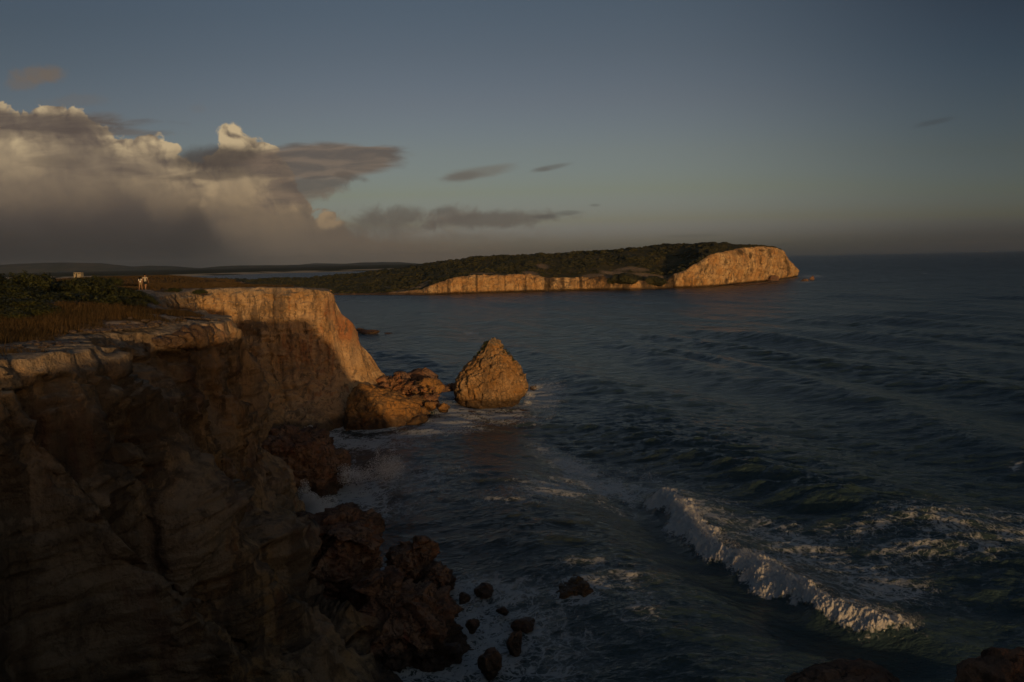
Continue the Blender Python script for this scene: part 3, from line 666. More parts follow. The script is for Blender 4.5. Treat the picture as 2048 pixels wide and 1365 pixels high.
for q in ((1330, 985, 70, 14, .3, .75), (1500, 1040, 120, 12, .1, .45), (1600, 1100, 150, 36, .35, .72), (1760, 1165, 130, 36, .3, .75), (1700, 1070, 150, 22, -.1, .5), (1890, 1055, 120, 38, .1, .6), (2030, 1065, 90, 44, .1, .62), (1960, 1110, 90, 22, 0, .6), (1820, 1110, 90, 30, .1, .6),
          (1100, 900, 50, 10, .5, .7), (1150, 925, 75, 18, .4, 1.0), (1200, 960, 95, 26, .2, .95), (1110, 985, 95, 28, -.1, .75), (1290, 945, 60, 12, .3, .5), (1020, 1015, 120, 20, 0, .4), (1230, 1010, 60, 14, .2, .4),
          (800, 960, 150, 34, .1, .55), (700, 980, 85, 40, .1, 1.0), (640, 1030, 50, 55, 0, 1.5), (760, 1010, 100, 22, 0, .55), (690, 940, 40, 20, 0, .8),
          (620, 872, 75, 18, 0, 1.3), (590, 868, 40, 12, -.2, 1.5), (700, 886, 130, 15, .05, 1.0), (830, 872, 120, 12, -.1, .8), (900, 845, 80, 28, -.2, 1.05), (900, 795, 35, 18, 0, .9), (930, 820, 75, 16, .1, 1.0), (1000, 832, 90, 13, .05, .85), (870, 870, 100, 8, -.1, .9),
          (1078, 792, 36, 24, .1, 1.3), (1100, 775, 40, 16, .1, .7), (1062, 772, 14, 8, 0, 1.0), (1080, 815, 40, 14, .2, .6),
          (930, 1170, 100, 26, .1, 1.0), (1000, 1190, 110, 30, 0, .75), (920, 1240, 70, 55, 0, 1.15), (1010, 1250, 110, 45, 0, .95), (960, 1310, 120, 55, 0, 1.05), (1100, 1290, 120, 40, 0, .5), (1250, 1190, 60, 40, .2, .45), (1180, 1150, 80, 12, 0, .45), (1280, 1240, 50, 50, .3, .4), (830, 1140, 80, 14, 0, .7), (760, 1125, 30, 14, 0, .9), (1050, 1170, 40, 12, 0, .6), (1130, 1340, 90, 30, 0, .45), (880, 1200, 40, 40, 0, .8),
          (1625, 553, 25, 3, 0, .9), (1550, 558, 40, 3, 0, .7), (1610, 564, 18, 2.5, 0, .9), (940, 664, 14, 4, .1, .8), (955, 672, 22, 5, .3, .3), (1850, 547, 6, 1.5, 0, .7), (2030, 935, 14, 6, 0, .7), (1210, 600, 30, 1.2, 0, .2)):
    FOAM.append(q)
def foam_density(X, Y):
    px, py, a = proj(X, Y, np.zeros_like(X))
    f = np.zeros(X.shape)
    for cx, cy, rx, ry, rot, s in FOAM:
        c, sn = math.cos(rot), math.sin(rot)
        dx = (px-cx); dy = (py-cy)
        u = (dx*c+dy*sn)/rx; v = (dy*c-dx*sn)/ry
        f = np.maximum(f, s*np.exp(-(u*u+v*v)*0.9))
    return np.where(a > 0, f, 0)
def build_sea():
    az = np.concatenate([np.linspace(-88, -37, 60, endpoint=False), np.linspace(-37, 36, 1350), np.linspace(36, 88, 60)[1:]])*math.pi/180
    k1 = np.concatenate([np.arange(2600, 930, -6.0), np.arange(930, 60, -1.12), np.arange(60, 2.4, -0.6), [2.4]])
    r_ = H*F/k1
    tx = np.tan(np.clip(az, R(-75), R(75)))
    AZ, RR = np.meshgrid(az, r_)
    X = RR*np.tan(np.clip(AZ, R(-80), R(80))); Y = RR.copy()
    near = 12.0
    dr = np.gradient(r_)[:, None]*np.ones_like(X)
    fade = lambda lam: np.clip((lam-1.6*dr)/(lam*0.6), 0, 1)
    TA = wave_tile(311.0, 1024, [(24.0, (-.95, -.32), 18, 0.24, .2), (11.0, (-.9, -.5), 8, 0.06, .25)], 3)
    TB = wave_tile(97.0, 1024, [(5.5, (-.55, -.85), 3.0, 0.062, .30), (2.8, (-.2, -.98), 2.4, 0.045, .32)], 5)
    TC = wave_tile(31.0, 1024, [(1.3, (-.1, -.99), 2.0, 0.023, .35), (.55, (-.1, -1), 1.0, 0.010, .4)], 9)
    h = sample_tile(TA, 311.0, X, Y)*fade(16)
    hb = sample_tile(TB, 97.0, X, Y, 0.1)*fade(4.0)
    hc = sample_tile(TC, 31.0, X, Y, -0.2)*fade(1.1)
    gust = 0.75+0.5*sample_tile(TA, 311.0, X*0.37+40, Y*0.37)/0.2*0.5
    gust = np.clip(gust, 0.5, 1.25)
    h = h+(hb+hc*1.1)*gust
    h = h+0.55*h*np.abs(h)*(h > 0)
    # the named crests
    def crest(pl, height, wf, wb, taper=(0.0, 0.12, 0.85, 1.0)):
        s, fr = along(X, Y, pl)
        prof = np.where(s > 0, np.exp(-(s/wf)**2), np.exp(-(s/wb)**2))
        en = np.interp(fr, taper, (0, 1, 1, 0))
        return height*prof*en, s, fr
    c1, s1, f1 = crest(WAVE, 1.05, 1.1, 3.6, (0, .1, .85, 1))
    c2, s2, f2 = crest(CREST2, 1.0, 2.2, 7.0, (0, .3, .55, 1))
    c3, s3, f3 = crest(CREST3, .55, 2.6, 6.0, (0, .4, .7, 1))
    h = h*(1-0.4*np.exp(-(s1/5)**2))+c1+c2+c3
    # trough in front of the breaker
    h = h-0.35*np.exp(-((s1-3.0)/2.0)**2)*np.interp(f1, (0, .1, .9, 1), (0, 1, 1, 0))
    # foam density
    f = foam_density(X, Y)
    P3 = np.stack([X, Y, np.zeros_like(X)], -1)
    mask = (Y < 260) & (Y > 20)
    nz = np.zeros(X.shape); nz[mask] = fbm(P3[mask]/3.2, 4, 0.6)
    nz2 = np.zeros(X.shape); nz2[mask] = fbm(P3[mask]/0.7+5, 3, 0.6)
    f = f*(0.78+0.75*nz)
    # shoreline wash along every cliff and rock foot
    base = np.array([r[1][:2] for r in RIM[4:36]])
    ds = pdist(X, Y, base, closed=False)
    f = np.maximum(f, np.where(Y < 240, 0.75*np.exp(-(ds/1.6)**2)*(0.8+0.8*nz), 0))
    for cx, cy, rr in FOOT:
        d = np.hypot(X-cx, Y-cy)-rr
        f = np.maximum(f, 0.85*np.exp(-(np.maximum(d, 0)/0.55)**2)*(0.75+0.8*nz))
    # breaker foam: a thick rolling band on the crest and down its front
    jag = 0.7*nz+0.35*nz2+0.35*np.sin(f1*36+nz*4)
    en = np.interp(f1, (0.06, .14, .84, .93), (0, 1, 1, 0))
    wd = np.interp(f1, (0, .12, .3, .7, .93), (.5, 1.6, 1.25, 1.15, .3))*(1+0.25*np.sin(f1*23)+0.5*nz)
    roll = np.clip(1.3-np.abs((s1-0.25+jag*1.1)/np.maximum(wd, .2)), 0, 1)*en
    roll = np.clip(roll*1.6, 0, 1)
    back = np.exp(-(np.clip(-s1, 0, None)/5.5)**2)*(s1 < 0)*en*(0.40+0.8*nz)
    f = np.maximum(f, back)
    m2 = roll > 0.01
    lump = np.zeros(X.shape)
    q = P3[m2]
    lump[m2] = fbm(q/1.1, 2)*0.42+(0.5-worley(q/0.42))*0.20+(0.5-worley(q/0.17+4))*0.16+fbm(q/0.14, 3, 0.7)*0.26
    h = h+roll*(0.10+lump)
    # dark foam crest sparkle on the far swell
    f = np.maximum(f, np.where(np.abs(s2) < 1.2, 0.55*np.interp(f2, (0, .1, .13, .2, .55, .6), (0, 0, .9, .4, .25, 0))*(0.4+nz*1.2), 0))
    m3 = (f > 0.3) & (Y < 120)
    q = P3[m3]; fl = np.zeros(X.shape); fl[m3] = fbm(q/0.35, 3, 0.65)
    h = h+np.clip(f-0.3, 0, 1)*0.12*fl
    h = h-(X*X+Y*Y)*0
    Z = h
    me = mesh_np('sea', np.stack([X, Y, Z], -1), grid_faces(*X.shape), sea_material(), True, {'foam': np.clip(f, 0, 1.3), 'roll': roll})
    o = link('sea', me); tag(o, kind='structure', label='dark teal evening sea with foam patches and a breaking wave', cat='sea')
def sea_material():
    m, g, b = new_mat('sea_water')
    geo = g.n('ShaderNodeNewGeometry'); p = geo.outputs['Position']; x, y, z = g.xyz(p)
    fo = g.n('ShaderNodeAttribute', attribute_name='foam').outputs['Fac']
    ro = g.n('ShaderNodeAttribute', attribute_name='roll').outputs['Fac']
    w1 = g.n('ShaderNodeTexNoise'); g.put(w1.inputs['Vector'], p); w1.inputs['Scale'].default_value = 0.9; w1.inputs['Detail'].default_value = 4
    warp = g.scl(g.vm('SUBTRACT', w1.outputs[1], (0.5, 0.5, 0.5)), (1.6, 1.6, 0.0))
    pw = g.vm('ADD', g.scl(p, (1, 1, 0)), warp)
    e1 = g.vor(pw, 0.75, 'DISTANCE_TO_EDGE'); e2 = g.vor(pw, 2.1, 'DISTANCE_TO_EDGE'); e3 = g.vor(pw, 5.0, 'DISTANCE_TO_EDGE')
    n = g.noise(p, 1.4, 6, 0.68); n2 = g.noise(p, 6.0, 5, 0.7)
    lace = g.mx(g.ss(e1, 0.16, 0.0), g.mx(g.mul(g.ss(e2, 0.2, 0.0), 0.9), g.mul(g.ss(e3, 0.25, 0.0), 0.65)))
    t = g.add(g.mul(fo, 1.36), g.add(g.mul(g.sub(lace, 0.5), 0.95), g.mul(g.sub(n, 0.5), 1.9)))
    t = g.add(t, g.mul(g.sub(n2, 0.5), 0.9))
    fm = g.mul(g.ss(t, 0.50, 1.15), g.ss(fo, 0.02, 0.2))
    fm = g.mul(fm, 0.8)
    fm = g.mx(fm, g.ss(g.add(ro, g.add(g.mul(g.sub(n2, 0.5), 1.9), g.mul(g.sub(n, 0.5), 1.5))), 0.35, 0.85))
    # water body: milky green where sand is stirred up, deep blue outside
    deep = g.mix(g.ss(g.add(y, g.mul(x, 0.6)), 60.0, 600.0), (0.028, 0.050, 0.053), (0.010, 0.026, 0.036))
    deep = g.mix(g.ss(fo, 0.1, 0.9, 0.0, 0.6), deep, (0.06, 0.078, 0.075))
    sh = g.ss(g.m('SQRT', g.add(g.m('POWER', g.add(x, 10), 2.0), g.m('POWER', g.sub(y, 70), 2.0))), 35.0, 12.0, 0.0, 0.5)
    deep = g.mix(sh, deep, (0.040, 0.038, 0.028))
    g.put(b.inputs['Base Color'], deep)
    b.inputs['IOR'].default_value = 1.333; b.inputs['Roughness'].default_value = 0.09
    r = g.ss(g.m('LOGARITHM', g.mx(y, 10.0), 10.0), 1.7, 3.0, 0.10, 0.34, 'LINEAR'); g.put(b.inputs['Roughness'], r)
    pa = g.scl(p, (1.0, 1.35, 1.0))
    pb = g.scl(p, (1.0, 0.55, 1.0))
    farw = g.ss(y, 90.0, 260.0)
    pb = g.scl(p, (0.6, 1.0, 1.0)); pa = g.scl(p, (0.75, 1.3, 1.0))
    wv = g.add(g.mul(g.mul(g.noise(pb, 0.18, 5, 0.66), 5.0), farw), g.add(g.mul(g.noise(pa, 0.5, 4, 0.6), g.add(0.9, farw)), g.add(g.mul(g.noise(pa, 1.9, 4, 0.62), 0.42), g.mul(g.noise(pa, 6.5, 3, 0.6), 0.10))))
    bn = bump(g, b, wv, 0.6, 0.8)
    def rip(sc, k, w):
        nn = g.n('ShaderNodeTexNoise'); g.put(nn.inputs['Vector'], g.scl(p, (0.6, 1.0, 1.0))); nn.inputs['Scale'].default_value = sc; nn.inputs['Detail'].default_value = 4; nn.inputs['Roughness'].default_value = 0.65
        return g.scl(g.vm('MULTIPLY', g.vm('SUBTRACT', nn.outputs[1], (0.5, 0.5, 0.5)), g.vec(w, w, 0.0)), (k*0.7, k, 0.0))
    bn = g.vm('NORMALIZE', g.vm('ADD', bn, g.vm('ADD', rip(0.45, 1.1, g.ss(y, 70.0, 260.0)), rip(0.11, 1.3, g.ss(y, 200.0, 900.0)))))
    g.put(b.inputs['Normal'], bn)
    fb = g.n('ShaderNodeBsdfPrincipled'); g.put(fb.inputs['Base Color'], g.mix(ro, (0.50, 0.52, 0.53), (0.52, 0.52, 0.515))); fb.inputs['Roughness'].default_value = 0.85
    fb.inputs['Specular IOR Level'].default_value = 0.2
    fb.inputs['Subsurface Weight'].default_value = 0.0
    fbn = bump(g, fb, g.add(n2, g.mul(n, 0.5)), 0.12, 0.9); g.put(fb.inputs['Normal'], fbn)
    ms = g.n('ShaderNodeMixShader'); g.put(ms.inputs[0], fm); g.t.links.new(b.outputs[0], ms.inputs[1]); g.t.links.new(fb.outputs[0], ms.inputs[2])
    out = [q for q in g.t.nodes if q.type == 'OUTPUT_MATERIAL'][0]
    g.t.links.new(ms.outputs[0], out.inputs[0])
    return m
FOOT = []     # feet of the rocks standing in the water: filled by the rock builders, used for the wash around them

# ------------------------------------------------------------------ rocks
def rock_profile(name, prof, yc, depth, mat, amp=0.35, freq=1.0, nth=160, nz=120, seed=0, vert=False, back=1.0, pits=0.12, tilt=0.0, base_z=-1.2, fac=0.8):
    """a standing rock from its outline: prof = [(z, xl, xr)], depth = half thickness front to back at the foot"""
    pr = sorted(prof); z = np.array([p_[0] for p_ in pr]); xl = np.array([p_[1] for p_ in pr]); xr = np.array([p_[2] for p_ in pr])
    zz = np.concatenate([[base_z], z]); xl = np.concatenate([[xl[0]-0.2], xl]); xr = np.concatenate([[xr[0]+0.2], xr])
    t = np.linspace(0, 1, nz)
    zs = zz[0]+(zz[-1]-zz[0])*t
    L = np.interp(zs, zz, xl); Rr = np.interp(zs, zz, xr)
    w = (Rr-L)/2; c = (Rr+L)/2; w0 = w.max()
    dp = depth*(w/w0)**0.8
    th = np.linspace(0, 2*np.pi, nth, endpoint=False)
    ct, st = np.cos(th), np.sin(th)
    sq = 1/np.maximum(np.abs(ct), np.abs(st))**0.35            # a little boxy
    X = c[:, None]+w[:, None]*(ct*np.minimum(sq, 1.0/np.maximum(np.abs(ct), 1e-3)))[None]
    Y = yc+(dp[:, None]*(st*sq)[None])*np.where(st < 0, 1.0, back)[None]+tilt*(zs-zs[0])[:, None]
    Z = zs[:, None]*np.ones_like(X)
    # closing cap
    caps = []
    for k in np.linspace(0.85, 0.0, 7):
        caps.append(np.stack([c[-1]+(X[-1]-c[-1])*k, Y[-1].mean()+(Y[-1]-Y[-1].mean())*k, Z[-1]+0.25*w[-1]*(1-k**2)], -1))
    G = np.concatenate([np.stack([X, Y, Z], -1), np.array(caps)], 0)
    cen = np.stack([G[..., 0].mean(1, keepdims=True)*np.ones(nth), G[..., 1].mean(1, keepdims=True)*np.ones(nth), G[..., 2]-w0*0.25], -1)
    N = G-cen; N /= np.linalg.norm(N, axis=-1, keepdims=True)+1e-9
    q = G+seed*13.7
    qv = q*np.array([1, 1, 0.35]) if vert else q
    d = fbm(q/(3.0/freq), 3)*1.3*amp+fbm(qv/(1.1/freq), 4, 0.6, True)*0.65*amp+(0.5-worley(qv/(0.75/freq)))*pits*2.2+fbm(q/(0.3/freq), 3, 0.65)*0.35*amp
    wq = q+np.stack([fbm(q/0.8, 2), fbm(q/0.8+9, 2), fbm(q/0.8+19, 2)], -1)*0.25
    d = d*0.6+(facet(wq*freq/1.9, seed, 0.6, 1.1)*1.5+facet(wq*freq/0.75, seed+3, 0.5, 0.9)*0.42+facet(wq*freq/0.28, seed+5, 0.5, 0.9)*0.12)*amp*1.5*fac
    d -= np.clip(fbm(qv/(1.6/freq)+40, 3, 0.5, True)-0.40, 0, 1)*amp*(2.2 if vert else 2.4)
    G = G+N*d[..., None]
    org = np.array([c[0], yc, 0.0]); G = G-org
    me = mesh_np(name, G, grid_faces(G.shape[0], nth, flip=True, wrap=True), mat, True)
    o = link(name, me, loc=org)
    FOOT.append((c[0], yc-depth*0.35, min(w0, depth)*0.95)); FOOT.append((c[0]-w0*.5, yc-depth*.3, min(w0, depth)*.55)); FOOT.append((c[0]+w0*.5, yc-depth*.3, min(w0, depth)*.55))
    return o
_ico = {}
def ico(sub):
    if sub not in _ico:
        bm = bmesh.new(); bmesh.ops.create_icosphere(bm, subdivisions=sub, radius=1)
        V = np.array([v.co[:] for v in bm.verts]); Fc = np.array([[v.index for v in f.verts] for f in bm.faces]); bm.free(); _ico[sub] = (V, Fc)
    return _ico[sub]
def boulder_geo(size, seed, sub=4, cuts=9, rough=0.07):
    rg = np.random.default_rng(seed); V, Fc = ico(sub); V = V.copy()
    for _ in range(cuts):
        n = rg.normal(size=3); n /= np.linalg.norm(n); d = rg.uniform(0.45, 0.85)
        k = V@n-d; V = V-np.clip(k, 0, None)[:, None]*n*0.9
    q = V*1.6+seed*3.1
    L = V/ (np.linalg.norm(V, axis=1, keepdims=True)+1e-9)
    V = V+L*(fbm(q, 3)*0.14+fbm(q*3.1, 4, 0.6)*rough*.8+facet(q*1.3, seed, .5, .8)*.13+facet(q*3.3, seed+2, .5, .8)*.05)[:, None]
    return V*np.array(size), Fc
def boulder(name, loc, size, seed, mat, sub=4, rz=None, label=None, cat='boulder', group=None, foot=True, cuts=9):
    V, Fc = boulder_geo(size, seed, sub, cuts)
    o = link(name, mesh_np(name, V, Fc, mat, True), loc=loc)
    o.rotation_euler = (0, 0, random.uniform(0, 6.28) if rz is None else rz)
    tag(o, label, cat, group)
    if foot and loc[2] < 1.5: FOOT.append((loc[0], loc[1], (size[0]+size[1])/2*0.9))
    return o
def zat(py, px, y): return PD(px, py, y)[2]
def prof_px(rows, d):
    """rows of (pixel y, pixel x left, pixel x right) on the upright plane at distance d"""
    out = []
    for py, a, b_ in rows:
        out.append((PD((a+b_)/2, py, d)[2], PD(a, py, d)[0], PD(b_, py, d)[0]))
    return out
stack = rock_profile('sea_stack', prof_px([(683, 979, 990), (692, 969, 1000), (712, 955, 1017), (730, 938, 1033), (748, 919, 1042), (765, 910, 1050), (780, 906, 1056), (796, 908, 1046), (808, 914, 1038), (818, 930, 1034)], 109.5), 111.5, 4.6, M_stack, 0.36, 1.35, 300, 280, 3, True, pits=0.06, fac=0.38)
tag(stack, 'pointed golden sea stack standing alone in the water', 'sea stack')
block = rock_profile('rock_outcrop', prof_px([(779, 708, 716), (785, 700, 738), (797, 690, 780), (812, 684, 812), (828, 681, 832), (845, 678, 846), (862, 677, 850)], 96), 99.5, 4.2, M_block, 0.26, 1.0, 240, 150, 8, False, fac=0.35, pits=.06)
tag(block, 'blocky orange outcrop at the water below the sunlit cliff', 'rock')
ra = rock_profile('boulder', prof_px([(876, 535, 560), (884, 500, 590), (900, 480, 622), (920, 470, 645), (945, 465, 666), (965, 465, 671), (998, 465, 668)], 69), 72.5, 4.2, M_red, 0.42, .8, 240, 160, 21, fac=1.0)
tag(ra, 'dark red boulder in shadow at the foot of the near cliff, spray rising before it', 'boulder')
rb = rock_profile('boulder', prof_px([(1062, 645, 705), (1072, 590, 725), (1090, 560, 740), (1115, 548, 752), (1140, 540, 742), (1180, 532, 728), (1230, 525, 715), (1300, 515, 700)], 45), 47.4, 3.6, M_red, 0.36, 1.0, 300, 220, 31, pits=0.07, fac=1.0)
tag(rb, 'large cracked red boulder leaning against the near cliff foot', 'boulder')
rc = rock_profile('boulder', prof_px([(1196, 735, 760), (1212, 720, 795), (1240, 705, 850), (1285, 690, 888), (1330, 680, 920), (1365, 672, 946), (1400, 668, 955)], 39), 41.4, 3.4, M_red, 0.32, 1.1, 300, 220, 44, pits=0.06, fac=1.0)
tag(rc, 'grey brown slanting boulder at the bottom edge, nearest of the big shore rocks', 'boulder')
rd = rock_profile('boulder', prof_px([(1106, 800, 835), (1116, 778, 856), (1150, 772, 864), (1185, 778, 868), (1215, 790, 866)], 48), 49.8, 1.9, M_red, 0.24, 1.3, 180, 120, 52, fac=1.1)
tag(rd, 'dark squarish boulder standing in foam right of the large red boulder', 'boulder')
re_ = rock_profile('boulder', prof_px([(1150, 850, 880), (1165, 842, 900), (1190, 845, 902), (1212, 850, 895)], 47), 48, 1.2, M_red, 0.15, 2.4, 120, 70, 57)
tag(re_, 'low dark boulder touching the right side of the squarish one in the foam', 'boulder')
rf = rock_profile('boulder', prof_px([(1176, 1140, 1174), (1187, 1122, 1196), (1210, 1112, 1208), (1240, 1112, 1208)], 45), 45.9, 1.5, M_stack, 0.11, 1.9, 180, 110, 63, base_z=-.6, fac=.9)
tag(rf, 'lone rounded golden brown boulder in open water left of the breaking wave', 'boulder')
# small wet rocks in the wash
for i, (px, py, w, h, lab) in enumerate((
        (1030, 1296, 22, .9, 'small upright wet rock in the foam below the lone boulder'), (976, 1335, 30, .8, 'wet dark rock in foam at the bottom edge, right of the slanting boulder'),
        (1050, 1256, 32, .35, 'flat wet rock awash above the small upright rock'), (945, 1258, 16, .5, 'small dark rock in the foam left of the flat awash rock'),
        (885, 1268, 20, .5, 'small dark rock in the foam at the edge of the slanting boulder'), (968, 1186, 24, .4, 'low wet rock in the foam furthest out from the squarish boulder'),
        (905, 1232, 18, .35, 'tiny dark rock poking out of foam below the low dark boulder'), (750, 1180, 20, 1.0, 'dark rock wedged between the large red boulder and the squarish one'),
        (1005, 1225, 14, .3, 'tiny awash rock between the lone boulder and the cliff rocks'), (925, 1200, 16, .35, 'tiny dark rock in foam right of the low dark boulder'))):
    c = P(px, py, 0); s = w/1593*c[1]
    boulder('wet_rock', (c[0], c[1]+s*.3, h*0.15), (s, s*0.9, max(h, .3)), 100+i, M_red, 4, label=lab, cat='rock')
# rubble between the cliff and the stack
big_debris = [((826, 774), 114, 1.5, 1.3, 'round pale orange boulder crowning the rubble heap', M_pebble), ((766, 764), 107, .9, 1.3, 'upright red slab at the cliff end of the rubble heap', M_pebble), ((766, 775), 105, .9, .7, 'pale tan boulder resting below the red slab', M_pebble),
              ((858, 799), 104, 1.35, .6, 'flat reddish slab sticking out over the water from the rubble', M_pebble), ((861, 812), 101, 1.1, .75, 'square brown boulder under the flat reddish slab', M_block), ((885, 816), 101, 1.0, .8, 'separate brown boulder at the seaward end of the rubble', M_block),
              ((834, 842), 97.5, 1.7, 1.2, 'big rounded brown boulder at the right foot of the blocky outcrop', M_block), ((845, 752), 119, 2.4, 1.5, 'dark jagged rock behind the rubble heap', M_red), ((858, 775), 112, 2.2, 1.5, 'dark brown boulder right of the round pale one', M_block),
              ((800, 756), 117, 1.6, 1.0, 'dark low rock behind the upper rubble', M_red), ((885, 778), 113, 1.6, .45, 'low black rock lying between the rubble and the sea stack', M_red), ((903, 775), 113, 1.0, .6, 'low black rock touching the left foot of the sea stack', M_red),
              ((823, 806), 103, 2.3, 1.1, 'broad dark brown boulder in the middle of the rubble', M_block), ((845, 822), 100, 1.3, .7, 'dark boulder over the small white rivulet of foam', M_block)]
for i, ((px, py), d, sx, sz, lab, mt) in enumerate(big_debris):
    c = PD(px, py, d); c[2] = max(c[2], 0.1)
    boulder('boulder', tuple(c), (sx, sx*0.9, sz), 200+i, mt, 4, label=lab, foot=c[2] < 1.2)
rg = np.random.default_rng(77)
for i in range(150):
    u = rg.random(); px = 765+u*105+rg.normal()*5; py0 = 752+u*22; py = py0+rg.random()**0.9*(50-10*u)
    fr_ = (py-752)/70; d = 113-fr_*13+rg.normal()*0.8
    s = rg.uniform(0.18, 0.6); c = PD(px, py, d)
    if c[2] < -0.1: c[2] = 0.05
    o = boulder('fallen_stone', tuple(c), (s, s*rg.uniform(.7, 1), s*rg.uniform(.6, .95)), 300+i, M_pebble if rg.random() < .75 else M_block, 3, label='orange brown fallen stone in the rubble heap below the sunlit cliff', cat='stone', group='fallen stones between the cliff and the sea stack', foot=False, cuts=11)
# rubble core that the stones lie on
core = rock_profile('rubble_mound', prof_px([(768, 766, 786), (779, 754, 815), (793, 750, 838), (805, 748, 852), (815, 750, 862)], 106), 109, 5.5, M_pebble, 0.5, 2.2, 220, 110, 91, pits=0.25)
tag(core, 'heap of reddish rubble joining the cliff foot to the sea', 'rubble')
# skerries
for i, (px, py, w, h, lab) in enumerate(((738, 666, 27, .75, 'low dark skerry behind the sunlit cliff edge'), (776, 667, 10, .22, 'tiny dark rock barely above water right of the low skerry'), (722, 662, 14, .9, 'dark rock at the left end of the low skerry'),
                                         (1500, 571, 30, 1.4, 'flat dark reef off the end of the far headland'), (1537, 569, 22, 1.0, 'small flat reef beside the far headland point'),
                                         (1610, 563, 9, 2.2, 'pair topped dark rock in open water beyond the headland tip'), (1625, 561, 6, 4.5, 'small upright dark rock in open water beyond the headland tip'), (1548, 563, 12, 5.0, 'dark stump of rock at the foot of the headland end'),
                                         (1068, 777, 8, .45, 'small dark rock at the right foot of the sea stack'), (1048, 822, 12, .15, 'awash rock before the sea stack'), (940, 828, 14, .3, 'small awash rock in foam in front of the sea stack'), (908, 806, 8, .3, 'tiny dark rock at the left foot of the sea stack'))):
    c = P(px, py, 0); s = w/1593*c[1]
    dep = s if c[1] < 200 else s*0.9
    boulder('skerry', (c[0], c[1]+dep*.5, 0), (s, dep*.6, h), 500+i, M_red, 4, rz=0, label=lab, cat='rock')
# two ledges of the cliff the photographer stands on, low in the right corner
for i, (px, py, d, sx, sy, sz, lab) in enumerate(((1690, 1392, 15.0, 1.3, 1.0, .55, 'pinkish brown rock ledge at the bottom edge, nearer the middle'), (2060, 1400, 13.5, 1.2, 1.2, 1.0, 'dark rock ledge in the bottom right corner'))):
    c = PD(px, py, d)
    boulder('rock_ledge', tuple(c), (sx, sy, sz), 600+i, M_red if i == 0 else M_red, 5, rz=0.2, label=lab, cat='rock', foot=False)

# ------------------------------------------------------------------ far headland
HEAD = [(200, 600, 596, 556, 80), (400, 598, 594, 560, 80), (520, 595, 592, 561, 80), (600, 592, 588.5, 557, 90), (668, 590.5, 588, 553, 100), (740, 590, 587.5, 546, 110), (800, 590, 584, 539, 115), (825, 590, 581, 535, 118), (842, 590, 580, 532, 120), (862, 590, 572, 529, 120), (880, 589, 564, 526, 120), (905, 588, 558, 522, 120),
        (930, 587.5, 553, 519, 122), (950, 587, 551, 516, 125), (1000, 585.5, 551, 512.5, 128), (1050, 584, 550, 510, 130), (1075, 583.5, 551, 509, 130), (1092, 583, 556, 507.5, 130), (1150, 581.5, 556.5, 504, 130), (1200, 580.5, 554, 502.5, 130), (1225, 580, 560, 501, 130), (1260, 580, 562, 497.5, 130), (1310, 578, 564, 492.5, 125),
        (1332, 577, 562, 491, 120), (1345, 576.5, 551, 490.5, 112), (1370, 576, 541, 489.5, 100), (1400, 575, 522, 488.5, 85), (1422, 573.5, 509, 487.5, 70), (1440, 572, 505, 487, 55), (1480, 568, 497.5, 489, 35), (1520, 564, 493, 491.5, 15), (1545, 561, 495, 493.5, 8), (1560, 559.5, 499, 498, 8), (1567, 558, 513, 512, 8), (1578, 556, 526, 525, 7), (1590, 553.5, 536, 535, 6), (1593, 553, 545, 544, 4)]
